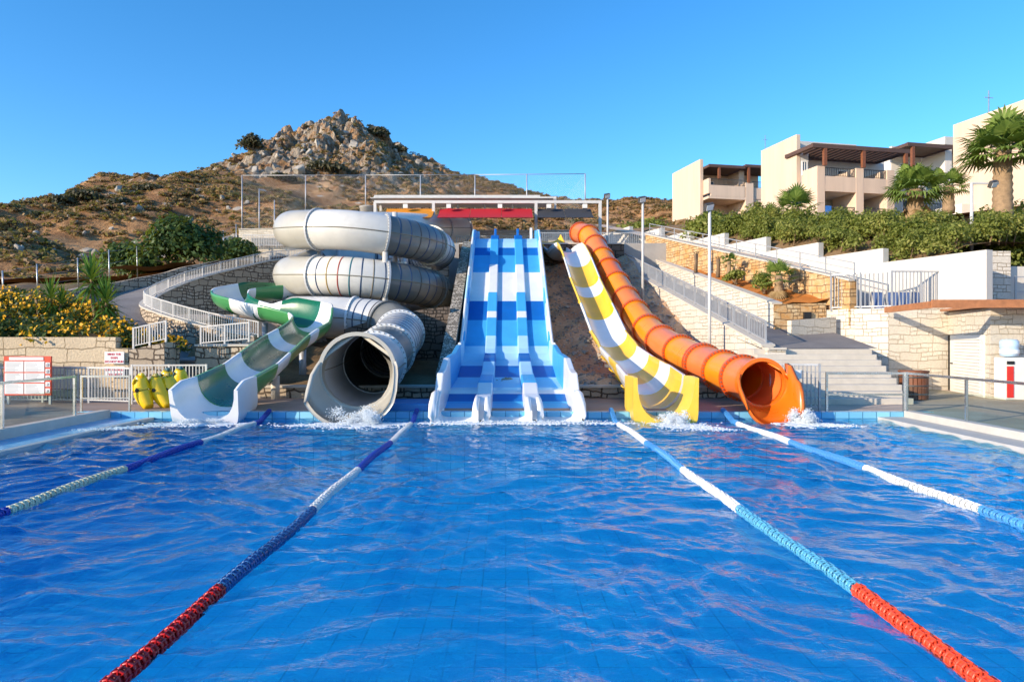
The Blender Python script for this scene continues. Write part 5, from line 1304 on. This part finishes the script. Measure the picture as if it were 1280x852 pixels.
def b_left(r):
    lb(r, 'side_wall', 'pink_plaster', [(-.1, .3, 0, 7.2, -3, 7.35)], .02)
    lb(r, 'wall', 'pink_plaster', [(.302, 9, 2.6, 7.1, -3, 7.1), (4.9, 5.6, .1, 2.6, -3, 6.3)])
    lb(r, 'balcony_frame', 'pink_plaster', [(.31, .6, -1.2, 2.6, 3.2, 4.9), (.6, 4.9, -1.2, -1.0, 2.9, 4.15), (.31, 5.2, -1.19, 2.6, 2.6, 2.9), (.31, 5.2, -.6, 2.6, -3, -.5), (5.0, 6.0, -1.2, 2.6, -3, 4.6), (6.0, 9.0, -1.0, -.8, 2.8, 4.1), (6.0, 9.0, -.9, 2.6, 2.5, 2.8), (6.0, 9, -.9, -.7, -3, -.3), (8.4, 9.2, -1, 2.6, -3, 4.1)], .015)
    balcony_rail(r, .62, 4.98, -1.1, 4.15, .75); balcony_rail(r, .4, 4.98, -.5, -.5, 1.0); balcony_rail(r, 6.02, 8.38, -.9, 4.1, .75); balcony_rail(r, 6.02, 8.38, -.8, -.3, 1.0)
    opening(r, 1.5, 3.0, 2.6, 3.0, 5.4, 'balcony_door'); opening(r, 1.6, 3.2, 2.6, -.5, 1.8, 'balcony_door'); opening(r, 6.4, 7.8, 2.6, 2.9, 5.3, 'balcony_door'); opening(r, 6.5, 7.8, 2.6, -.4, 1.8, 'balcony_door')
    pergola(r, .35, 4.9, -1.3, 2.58, 6.4, (1.65,), 4.9); pergola(r, 4.95, 9.6, -1.3, 2.58, 6.6, (5.4, 9.2), 4.6)
    lb(r, 'towel', 'blue_towel', [(1.3, 2.5, -.66, -.61, -.75, .55)])
def b_right(r):
    lb(r, 'side_wall', 'pink_plaster', [(-.5, 0, -12, 2, -4, 9.05)])
    lb(r, 'wall', 'pale_plaster', [(.002, 9, -11.9, 1.9, -4, 8.7)])
    lb(r, 'balcony', 'pale_plaster', [(-1.6, -.502, .2, 2.4, 1.1, 3.1)])
    lb(r, 'antenna', 'galv', [(-.28, -.22, -.6, -.55, 9.05, 10.6), (-.6, .1, -.6, -.56, 10.1, 10.14)])
def b_back(r):
    lb(r, 'wall', 'pale_plaster', [(0, 9, 2.4, 9, -3, 6.0), (3.2, 3.9, -.3, 2.4, -3, 6.2), (.2, 9, 0, .25, -3, .1), (.2, 3.2, 0, .25, 1.9, 3.0)])
    lb(r, 'parapet', 'white_plaster', [(-.3, 9, 2.0, 2.3, 5.9, 6.5), (3.1, 9, -.4, 2.0, 6.2, 6.9)])
    opening(r, 1.0, 2.2, 2.4, 2.9, 5.0, 'balcony_door'); opening(r, 5.0, 5.6, 2.4, 4.2, 5.3); opening(r, 1.2, 2.4, 2.4, -.2, 1.7, 'balcony_door')
    balcony_rail(r, .3, 3.1, .1, 3.0, .9); balcony_rail(r, .3, 3.1, .1, .1, .9)
    pergola(r, -1.5, 3.1, -1.2, 2.0, 5.8, (-.9,), 3.0); pergola(r, 4.1, 9, -1.2, 2.0, 6.3, (8.6,), 3.0)
apartment('middle pink apartment block with two balcony tiers and a dark brown slatted pergola', 23.8, 53.5, 12.0, b_mid)
apartment('farthest and smallest pink apartment block, at the left end of the hotel row', 22.6, 79, 15.3, b_left)
apartment('tall plain pink block behind the tallest palm at the right edge', 32.6, 46.5, 8.0, b_right)
apartment('pale block with a grey pergola half hidden between two palms', 36.0, 60.5, 13.0, b_back)
# hotel garden ground
def gard(u, y):
    x0 = WX(y)+.25 if y < 50 else lerp(WX(50), 12, (y-50)/50)
    x = lerp(x0, x0+60, u**1.6)
    zt = interp(y, [(22.8, 4.7), (26.7, 5.0), (29.9, 5.7), (33.1, 6.4), (36.2, 7.1), (39.2, 7.8), (42.2, 8.5), (50, 9.6), (60, 11.2), (80, 15.0), (100, 17)])
    return (x, y, zt + min(interp(y, [(38, .8), (50, .5)]), (x-x0)*.42) - .15)
grid('garden_ground', np.linspace(0, 1, 30), np.arange(25.3, 100, 1.2), gard, M('soil'), kind='structure', off=(0,0,0))
def gz(x, y):
    x0 = WX(y)+.25 if y < 50 else lerp(WX(50), 12, (y-50)/50)
    zt = interp(y, [(22.8, 4.7), (26.7, 5.0), (29.9, 5.7), (33.1, 6.4), (36.2, 7.1), (39.2, 7.8), (42.2, 8.5), (50, 9.6), (60, 11.2), (80, 15.0), (100, 17)])
    return zt + min(interp(y, [(38, .8), (50, .5)]), (x-x0)*.42) - .15
# hedges, one per garden terrace
hd = [(25.3, 28.6, 'nearest clipped green hedge, above the stone gate pier', 6.0), (28.6, 31.6, 'second green hedge from the right, in front of the middle palm', 4.6), (31.6, 34.6, 'third green hedge up the row, below the small fan palm', 3.6), (34.6, 37.6, 'fourth green hedge up the row, under the corner of the middle block', 3.0)]
for q, (y0, y1, lb_, dx) in enumerate(hd):
    rs = np.random.RandomState(60+q); cx = WX((y0+y1)/2); L_ = []
    for k in range(24+int(dx*5)):
        y = rs.uniform(y0+.2, y1-.1); x = WX(y) + .6 + rs.uniform(0, 1)*dx; L_.append((x, y, gz(x, y)+rs.uniform(.0, .7), rs.uniform(.35, .8), rs.uniform(.35, .7), rs.uniform(.35, .8)))
    root = empty('hedge', (cx+1.5, (y0+y1)/2, gz(cx+1.5, (y0+y1)/2)), lb_, 'hedge')
    C, Nn = cloud(L_, 9500 + int(dx*1700), rs, .3, .3); v, q_ = leaf_quads(C, Nn, .072, rs, .5); arr_mesh('foliage', v, q_, M('hedge_green'), parent=root)
    mb = MB()
    for l in L_: mb.tube([(l[0], l[1], gz(l[0], l[1])-.1), (l[0]+.1, l[1]-.05, l[2])], [.035, .015], 6)
    mb.build('stems', M('trunk_brown'), root, kind='stuff')
bush('garden_bush', 'round bright green bush at the upper end of the stepped white walls', 'bush', (11.9, 39.5, 7.6), 1.5, 1.4, 1.7, 2400, .12, M('hedge_green'), 71, 8)
bush('garden_bush', 'olive green bush behind the lamp pole, below the farthest hotel block', 'bush', (14.6, 40.5, 7.7), 1.9, 1.5, 1.5, 2000, .13, M('bush_green'), 72, 8)
bush('garden_bush', 'green bush at the far top end of the white garden walls', 'bush', (11.3, 55, 9.6), 3.0, 2.2, 1.9, 1800, .16, M('hedge_green'), 73, 8)
bush('garden_bush', 'leafy shrub at the far right above the low white wall', 'bush', (20.2, 27.2, 4.6), 1.9, 1.5, 1.5, 5200, .08, M('hedge_green'), 74, 9)
bush('garden_bush', 'leafy shrub between the tall palm and the stone gate pier', 'bush', (22.6, 30.2, 5.6), 2.4, 1.6, 1.6, 5200, .085, M('hedge_green'), 75, 9)
bush('garden_bush', 'tall loose green shrub at the foot of the tall palm', 'bush', (25.9, 33.5, 6.6), 1.8, 1.5, 2.0, 4000, .09, M('hedge_green'), 76, 9)
# palms
def fan_palm(name, label, c, h, tr, R_, nf, seed, skirt=0, droop=.6, lean=(0, 0), dry=True):
    rs_ = np.random.RandomState(seed); root = empty(name, c, label, 'palm'); top = Vector((c[0]+lean[0], c[1]+lean[1], c[2]+h))
    if h > .05:
        mb = MB(); n_ = max(4, int(h/.16)); P_ = []; rr = []
        for i in range(n_+1):
            t_ = i/n_; P_.append(Vector(c).lerp(top, t_) + Vector((0, 0, -.15 if i == 0 else 0))); rr.append(tr*(1.15-.25*t_)*(1 + .13*(i % 2)))
        mb.tube(P_, rr, 12); mb.build('trunk', M('trunk_pale'), root)
    Vl = []; Ql = []; Mi = []
    def add(V_, Q_, mi_):
        b = len(Vl); Vl.extend(V_); Ql.extend([tuple(b+i for i in q) for q in Q_]); Mi.extend([mi_]*len(Q_))
    for k in range(nf + skirt):
        old = k >= nf; az = k*2.39996 + rs_.uniform(-.2, .2)
        el = rs_.uniform(-1.35, -.75) if old else lerp(1.4, -.38, (k/nf)**.9) + rs_.uniform(-.12, .12)
        D = Vector((math.cos(az)*math.cos(el), math.sin(az)*math.cos(el), math.sin(el))); pl_ = R_*.48*rs_.uniform(.8, 1.1); base = top + Vector((0, 0, -.1 if not old else -.35))
        tip = base + D*pl_; side = D.cross(Vector((0,0,1))); side = side.normalized() if side.length > .05 else Vector((1,0,0)); nrm = side.cross(D).normalized(); mi_ = 1 if old else 0
        w_ = .022*R_
        add([base-side*w_, base+side*w_, tip+side*w_*.6, tip-side*w_*.6], [(0,1,2,3)], mi_)
        nb_ = 17; bl = R_*.56*rs_.uniform(.85, 1.1)
        for j in range(nb_):
            a = lerp(-1.75, 1.75, j/(nb_-1)); dd = (D*math.cos(a) + side*math.sin(a)).normalized(); l_ = bl*(1-.16*abs(a))
            dd = (dd + nrm*.12*math.cos(a*2)).normalized(); sd = dd.cross(nrm).normalized()*bl*.052
            m1 = tip + dd*l_*.55; e = tip + dd*l_*.92 + Vector((0, 0, -droop*l_*.42*rs_.uniform(.6, 1.3)))
            add([tip-sd*.35, tip+sd*.35, m1+sd, m1-sd], [(0,1,2,3)], mi_); add([m1-sd, m1+sd, e+sd*.1, e-sd*.1], [(0,1,2,3)], mi_)
    arr_mesh('crown', [tuple(v) for v in Vl], Ql, [M('palm_green'), M('palm_dry')], parent=root, mi=Mi)
    return root
fan_palm('fan_palm', 'tallest fan palm with a thick bare trunk at the right edge', (23.3, 32.0, 6.4), 4.4, .37, 2.25, 50, 81, 0, .55)
fan_palm('fan_palm', 'mid height fan palm in front of the middle hotel block balconies', (21.3, 35.5, 7.7), 2.0, .36, 1.85, 40, 82, 8, .7)
fan_palm('fan_palm', 'low stemless fan palm above the hedge, left of the middle block balconies', (15.9, 37.5, 8.3), .8, .25, 1.6, 22, 83, 0, .35)
fan_palm('fan_palm', 'dark fan palm half hidden behind the mid height palm', (26.6, 41, 9.6), 1.5, .28, 1.6, 24, 84, 0, .6)
fan_palm('fan_palm', 'spiky fan palm at the left end of the hedges, by the middle block corner', (14.2, 37.2, 7.9), .3, .2, 1.5, 14, 85, 0, .3)
fan_palm('fan_palm', 'small young palm with a bare stem in the orange soil bed', (10.15, 31.0, 4.75), .75, .09, .62, 12, 86, 0, .5)
fan_palm('fan_palm', 'bushy young palm with short thick trunk at the low end of the orange bed', (11.0, 27.5, 3.75), .75, .15, .95, 18, 87, 4, .45)
bush('bed_shrub', 'low yellow green shrub at the foot of the small palm in the orange bed', 'shrub', (10.2, 30.2, 4.5), .75, .5, .5, 800, .07, M('hedge_green'), 88, 5)
bush('bed_shrub', 'loose yellow green shrub beside the bushy young palm', 'shrub', (10.75, 28.3, 3.95), .55, .5, .75, 700, .07, M('hedge_green'), 89, 5)
for (x, y, z, h_, lb_) in ((9.35, 33.6, 5.3, .8, 'bare brown palm stump, farther of the two in the orange soil bed'), (9.85, 31.7, 4.9, .75, 'bare brown palm stump next to the small young palm')):
    s_ = empty('palm_stump', (x, y, z), lb_, 'stump'); mb = MB(); mb.tube([(x, y, z-.1), (x+.03, y, z+h_*.5), (x+.02, y, z+h_)], [.10, .08, .10], 9); mb.build('trunk', M('trunk_brown'), s_)
    mb = MB()
    for k in range(7): a = k*.9; mb.bar((x+.02, y, z+h_-.05), (x+.02+.16*math.cos(a), y+.16*math.sin(a), z+h_+.12), .03, .012)
    mb.build('cut_stalks', M('palm_dry'), s_)
# yuccas
def yucca(label, c, stems, seed):
    root = empty('yucca', c, label, 'yucca'); rs_ = np.random.RandomState(seed)
    for (ex_, ey_, h_, r_) in stems:
        mb = MB(); tp_ = Vector((c[0]+ex_, c[1]+ey_, c[2]+h_)); mid = Vector((c[0]+ex_*.75, c[1]+ey_*.6, c[2]+h_*.45))
        mb.tube([Vector(c)-Vector((0,0,.15)), mid, tp_], [.085, .065, .055], 9); mb.build('trunk', M('trunk_pale'), root)
        Vl = []; Ql = []
        for k in range(95):
            az = k*2.39996; el = lerp(1.5, -.75, (k/95)**.8); D = Vector((math.cos(az)*math.cos(el), math.sin(az)*math.cos(el), math.sin(el))); L_ = r_*rs_.uniform(.8, 1.1); s_ = D.cross(Vector((0,0,1)))
            s_ = (s_.normalized() if s_.length > .05 else Vector((1,0,0)))*r_*.045; b = tp_ + Vector((0, 0, lerp(.18, -.28, k/95))); m1 = b + D*L_*.5; e = b + D*L_ + Vector((0, 0, -.12*L_*max(0, 1.1-el)))
            i = len(Vl); Vl += [b-s_*.5, b+s_*.5, m1+s_, m1-s_, e+s_*.05, e-s_*.05]; Ql += [(i, i+1, i+2, i+3), (i+3, i+2, i+4, i+5)]
        arr_mesh('leaf_rosette', [tuple(v) for v in Vl], Ql, M('yucca_green'), parent=root)
yucca('taller yucca with two stacked spiky heads in the flower bed, nearer the ramp', (-14.7, 24.6, 2.5), [(-.22, 0, 1.6, .98), (.42, -.15, .75, .85), (.15, .1, 1.05, .7)], 91)
yucca('shorter yucca with a leaning bare stem, left of the taller one in the flowers', (-16.9, 25.2, 2.5), [(-.50, .1, .95, .25), (.12, 0, .95, .75), (.46, .1, .75, .62)], 92)
# flower bed
rs = np.random.RandomState(41); L_ = []
for k in range(170):
    y = 21.5 + 6.5*rs.rand()**1.3; x = rs.uniform(-30, bankx(1, y)+.15)
    L_.append((x, y, bank(x, y)+rs.uniform(.0, .15), rs.uniform(.5, .85), rs.uniform(.45, .7), rs.uniform(.32, .52) + (.35 if x < -16.5 else 0)*rs.rand()))
for k in range(26):
    y = rs.uniform(21.3, 22.3); x = rs.uniform(-12.6, -10.5); L_.append((x, y+.2, 1.66, .35, .35, rs.uniform(.2, .42)))
C, Nn = cloud(L_, 24000, rs, .3); v, q_ = leaf_quads(C, Nn, .085, rs, .5)
C2, N2 = cloud(L_, 13000, rs, .7, 1.0); C2 = C2[C2[:, 2] > 1.7]; N2 = rs.normal(size=C2.shape)*.6 + np.array([-.3, -.5, .6]); N2 /= np.linalg.norm(N2, axis=1)[:, None]
dn = np.array([math.sin(c_[0]*1.1+c_[1]*.7) + math.sin(c_[0]*.45-c_[1]*.9+1) for c_ in C2]); keep = dn + rs.normal(size=len(C2))*.8 > -.5
v2, q2 = leaf_quads(C2[keep], N2[keep], .062, rs, .9)
arr_mesh('flower_bed', np.concatenate([v, v2]), np.concatenate([q_, q2+len(v)]), [M('flower_leaf'), M('flower_yellow')], mi=np.concatenate([np.zeros(len(q_)), np.ones(len(q2))]), kind='stuff', label='dense yellow flowering shrubs filling the planter bed on the left', cat='flowers')
# loose stones on the gravel slope
bm = bmesh.new(); bmesh.ops.create_icosphere(bm, subdivisions=1, radius=1); _v = np.array([v.co[:] for v in bm.verts]); RQ = np.array([[v.index for v in f.verts] for f in bm.faces]); bm.free()
RV = [_v*np.random.RandomState(q).uniform(.65, 1.25, (len(_v), 1)) for q in range(4)]
rs = np.random.RandomState(77); Vs = []; Qs = []; b_ = 0
for k in range(2600):
    u = rs.rand(); y = rs.uniform(21.4, 37.4); x = lerp(-1.7, WAX(y)-.2, u); s_ = rs.uniform(.02, .085)*(1+.8*(rs.rand() < .06))
    A = Matrix.Rotation(rs.uniform(0, 6.28), 3, 'Z') @ Matrix.Rotation(rs.uniform(-1, 1), 3, 'X')
    v = RV[rs.randint(4)] @ np.array(A).T * np.array([s_, s_, s_*.7]) + np.array([x, y, slope(x, y)+s_*.15]); Vs.append(v); Qs.append(RQ+b_); b_ += len(v)
arr_mesh('rubble', np.concatenate(Vs), np.concatenate(Qs), M('boulder'), kind='stuff', label='loose stones strewn over the gravel slope between the slides', cat='stones')
# lamp poles
def lamp(label, p, zt, head='flood', arm=None, r=.055):
    root = empty('lamp_post', p, label, 'lamp post'); top = Vector((p[0], p[1], zt)); mb = MB(); mb.tube([p, top], [r*1.15, r], 10); mb.build('pole', M('rail_white'), root)
    mb = MB(); mb.box(p[0]-.14, p[0]+.14, p[1]-.14, p[1]+.14, p[2], p[2]+.03); mb.build('base_plate', M('galv'), root)
    if arm:
        mb = MB(); mb.bar(top, top+Vector(arm), .07, .07); mb.build('arm', M('rail_white'), root); top = top + Vector(arm)*.8 - Vector((0,0,.12))
    mb = MB(); rt = Matrix.Rotation(R(35), 3, 'X') @ Matrix.Rotation(R(20), 3, 'Z')
    mb.obox(top+Vector((-.05, -.08, .08)), (.17, .07, .13), rt); h_ = mb.build('floodlight', M('dark_metal'), root)
    mb = MB(); mb.obox(top+Vector((-.05, -.08, .08)) + rt @ Vector((0, -.075, 0)), (.14, .008, .10), rt); mb.build('lens', M('board_white'), h_)
a = at(887, 437, 24.5); lamp('white lamp pole standing in front of the sloping wall right of the orange tube', (a.x, a.y, .6), at(887, 262, 24.5).z)
a = at(803.5, 360, 31.5); lamp('slim white lamp pole beside the middle of the orange tube', (a.x, a.y, 3.6), at(803.5, 252, 31.5).z)
a = at(759.5, 307, 40); lamp('white lamp pole near the top of the orange tube slide', (a.x, a.y, a.z-.5), at(759.5, 247, 40).z)
a = at(1214.5, 312, 27); lamp('white lamp pole with a sideways arm in front of the tall palm', (a.x, a.y, 4.9), at(1214.5, 229, 27).z, arm=(1.05, 0, -.02))
# off to the left: the garden trees whose shade falls over the deck
for (x, y, h_, lb_, sd) in ((-24.5, 9.5, 5.6, 'dense garden tree left of the pool, nearest the camera', 101), (-26, 13.2, 5.9, 'dense garden tree left of the pool, middle of three', 102), (-27, 16.5, 5.7, 'dense garden tree left of the pool, farthest of three', 103)):
    bush('garden_tree', lb_, 'tree', (x, y, h_*.42), 2.6, 2.3, h_*.42, 2600, .2, M('bush_green'), sd, 9)
    mb = MB(); mb.tube([(x, y, .1), (x+.1, y, h_*.5)], [.16, .10], 9); mb.build('trunk', M('trunk_brown'), bpy.data.objects[[o_.name for o_ in bpy.data.objects if o_.name.startswith('garden_tree')][-1]])
# ------------------------------------------------------------------ lane lines
def float_mesh(mat, name):
    """one lane float: a finned disc with a hub and two rims"""
    mb = MB(); r = .055
    mb.lathe((0, 0, 0), [(.02, -.042), (.026, -.04), (.03, 0), (.026, .04), (.02, .042)], 12, 0, (0, 1, 0))
    for h_ in (-.024, .024):
        mb.lathe((0, h_, 0), [(r*.82, -.007), (r, -.007), (r, .007), (r*.82, .007), (r*.82, -.007)], 18, 0, (0, 1, 0))
    for k in range(9):
        a = 2*math.pi*k/9; mb.obox((math.cos(a)*.042, 0, math.sin(a)*.042), (.018, .034, .0035), Matrix.Rotation(-a, 3, 'Y'))
    mb.lathe((0, 0, 0), [(r*.80, -.016), (r*.82, 0), (r*.80, .016)], 18, 0, (0, 1, 0))
    me_o = mb.build(name, M(mat), local=True); me = me_o.data; bpy.data.objects.remove(me_o); return me
FM = {k: float_mesh(k, 'float') for k in ('float_red', 'float_coral', 'float_royal', 'float_navy', 'float_white', 'float_cream', 'float_teal', 'float_sky')}
def lane(label, xn, xf, cols, seed, ystart=2.6, far=None):
    rs_ = random.Random(seed); P_ = []
    def lx(y): return lerp(xn, xf, (y-3)/14) + .016*math.sin(y*.9+seed) + .008*math.sin(y*2.3+seed*2)
    def lz(y): return .012 + .010*math.sin(y*2.1+seed) + (0 if y < 16.2 else (y-16.2)*.26)
    root = empty('lane_line', (lx(10), 10, 0), label, 'lane line', 'lane lines dividing the pool')
    cb = MB(); ys_ = np.arange(ystart, 17.01, .25); cb.tube([(lx(y), y, lz(y)) for y in ys_] + [(lx(17), 17.15, .19)], .012, 6); cb.build('cable', M('cable'), root)
    y = ystart; items = []
    while y < 16.95:
        mat = [c for lim, c in cols if y >= lim][-1]; items.append((y, mat)); y += .101
    for (y, mat) in items[:95]:
        o_ = bpy.data.objects.new('float', FM[mat]); COL.objects.link(o_); o_.parent = root
        o_.location = (lx(y)-lx(10), y-10, lz(y)); o_.rotation_euler = (lz(y+.05)*0 + rs_.uniform(-.06, .06), rs_.uniform(0, 6.28), -math.atan2(lx(y+.1)-lx(y-.1), .2) + rs_.uniform(-.05, .05))
    mats = []; mb = MB()
    for (y, mat) in items[95:]:
        if mat not in mats: mats.append(mat)
        me = FM[mat]; a = -math.atan2(lx(y+.1)-lx(y-.1), .2); rt = Matrix.Rotation(a, 3, 'Z') @ Matrix.Rotation(rs_.uniform(0, 6.28), 3, 'Y')
        mb.add([rt @ v.co + Vector((lx(y), y, lz(y))) for v in me.vertices], [tuple(p.vertices) for p in me.polygons], mats.index(mat), False)
    if mats: mb.build('float_run', [M(k) for k in mats], root, kind='stuff')
def sched(near, a, b, c, d, e): return [(0, near), (5.35, a), (7.9, b), (10.35, c), (13.0, d), (15.8, e)]
lane('leftmost lane line, blue and cream floats running to the green slide', -5.72, -5.85, sched('float_red', 'float_royal', 'float_cream', 'float_royal', 'float_white', 'float_royal'), 1, 6.0)
lane('lane line left of centre with dark red near floats then navy and white', -2.27, -2.18, sched('float_red', 'float_navy', 'float_white', 'float_royal', 'float_white', 'float_royal'), 2)
lane('lane line right of centre with bright coral near floats then teal and white', 2.78, 2.62, sched('float_coral', 'float_teal', 'float_white', 'float_sky', 'float_white', 'float_sky'), 3)
lane('rightmost lane line, sky blue and white floats running to the orange slide', 5.55, 5.38, sched('float_coral', 'float_sky', 'float_white', 'float_sky', 'float_white', 'float_sky'), 4, 6.0)

# ------------------------------------------------------------------ inflatables
def banana(label, px0, px1, Y, lean, mat, zt, seed):
    x = (px0+px1)/2; x = (x-VX)/F*Y; root = empty('banana_inflatable', (x, Y, .16), label, 'inflatable', 'yellow inflatables by the fence')
    P_ = []; rr = []; n_ = 22
    for i in range(n_+1):
        t_ = i/n_; z = .19 + t_*(zt-.2); b = 1-((t_-.58)/.58)**2
        P_.append(Vector((x + lean*(.5-t_)*.75 - .17*b + .05, Y + .10*math.sin(t_*3) , z))); rr.append(.215*max(.12, math.sin(math.pi*lerp(.07, .94, t_))**.42)*(1 + .012*(i % 2)))
    mb = MB(); mb.tube(P_, rr, 18); mb.build('body', M('banana_yellow'), root)
    fr2 = frames(P_); mb = MB()
    for sgn in (1,):
        mb.tube([P_[i] + fr2[i][0]*rr[i]*.62*sgn - fr2[i][2]*0 + Vector((0, -rr[i]*.74, 0)) for i in range(3, n_-1)], .03, 6)
    mb.build('seam_strip', M(mat), root)
    c = P_[12]; mb = MB(); mb.lathe((c.x-.02, c.y-rr[12]-.004, c.z), [(0, .012), (.03, .012), (.05, .006), (.055, -.02)], 16, 0, (0, -1, 0)); mb.build('valve', M('black'), root)
    mb = MB(); mb.tube([P_[-1], P_[-1]+Vector((.05, 0, .07))], [rr[-1]*.9, .02], 10); mb.build('tip', M(mat), root)
banana('front leftmost yellow banana inflatable with a round black valve', 166, 196, 17.75, .18, 'banana_yellow', 1.02, 1)
banana('second yellow banana inflatable in the row with olive trim', 188, 216, 17.95, .34, 'banana_olive', 1.0, 2)
banana('third yellow banana inflatable leaning beside the green slide exit', 204, 232, 18.15, .40, 'banana_olive', 1.0, 3)
banana('yellow banana inflatable standing behind the row, left of the two at the back', 206, 222, 18.55, .2, 'banana_teal', 1.12, 4)
banana('yellow banana inflatable standing behind the row, right of the two at the back', 222, 240, 18.6, .26, 'banana_teal', 1.16, 5)

# ------------------------------------------------------------------ splashing water
m, t, o = nt('foam'); n = N(t)
d = n('BsdfPrincipled', {'Base Color': (.86,.90,.93), 'Roughness': .35, 'Subsurface Weight': .0}); tl = n('BsdfTranslucent', {'Color': (.8,.9,.95)})
mx = n('MixShader', {0: .3, 1: d.outputs[0], 2: tl.outputs[0]}); n.link(mx.outputs[0], o.inputs[0]); MATS['foam'] = m
bm = bmesh.new(); bmesh.ops.create_icosphere(bm, subdivisions=1, radius=1); IV = np.array([v.co[:] for v in bm.verts]); IQ = np.array([[v.index for v in f.verts] for f in bm.faces]); bm.free()
def foam(name, label, pts):
    """pts: (centre, size) many small drops and bubbles"""
    C = np.array([p[0] for p in pts]); S = np.array([p[1] for p in pts]); V = (IV[None]*S[:, None, :] + C[:, None]).reshape(-1, 3)
    Q = (IQ[None] + (np.arange(len(C))*len(IV))[:, None, None]).reshape(-1, 3)
    return arr_mesh(name, V, Q, M('foam'), smooth=True, kind='stuff', label=label, cat='splash')
def splash(label, cx, cy, rx, ry, h_, seed, tail=None, n_=900):
    rs_ = np.random.RandomState(seed); pts = []
    nj = 13
    jets = [(rs_.normal(0, .38), rs_.normal(0, .35), rs_.normal(0, .5), rs_.normal(-.2, .4), rs_.uniform(.25, 1.0)) for _ in range(nj)]
    for k in range(int(n_*1.7)):
        u, v, du, dv, hh = jets[rs_.randint(nj)]; t_ = rs_.rand(); z = 4*t_*(1-t_)*h_*hh*rs_.uniform(.55, 1.0)
        sp = .07 + .16*t_; s_ = rs_.uniform(.004, .014)*(1.15-.6*t_)
        pts.append(((cx+(u+du*t_+rs_.normal(0, sp))*rx, cy+(v+dv*t_+rs_.normal(0, sp))*ry, max(.004, z+rs_.normal(0, .02))), (s_*rs_.uniform(.8, 1.6), s_, s_*rs_.uniform(.8, 1.5))))
    for k in range(int(n_*1.8)):
        u, v = rs_.normal(0, .8), rs_.normal(0, .7)
        if math.sin(u*7+seed)+math.sin(v*6+u*3) < rs_.uniform(-1.2, 1.0): continue
        s_ = rs_.uniform(.006, .026); pts.append(((cx+u*rx, cy-abs(v)*ry, .012), (s_*1.6, s_, .012)))
    if tail:
        for k in range(tail[2]):
            t_ = rs_.rand()**1.2; x = lerp(cx, tail[0], t_)+rs_.normal(0, .10+.12*t_); y = lerp(cy, tail[1], t_)+rs_.normal(0, .07); s_ = rs_.uniform(.008, .026)*(1-.4*t_)
            pts.append(((x, y, .012+.02*rs_.rand()), (s_*1.9, s_, .011)))
    foam('water_splash', label, pts)
splash('white churned water at the exit of the big grey tube', -3.35, 15.95, .55, .5, .42, 1, (-4.9, 15.3, 700), 3800)
splash('white water spilling from the green and white slide exit', -7.0, 15.95, .6, .4, .12, 2, (-9.0, 14.6, 1300), 1800)
splash('white water jet at the yellow chute exit', 3.95, 15.9, .26, .5, .34, 3, (4.6, 14.6, 800), 2400)
splash('white water jet at the orange tube exit', 6.85, 15.95, .28, .4, .36, 4, (7.7, 15.2, 800), 2400)
splash('thin white water along the blue lane exits', .04, 16.0, 1.9, .22, .05, 5, None, 1500)
# thin water sheet running down the open chutes ends
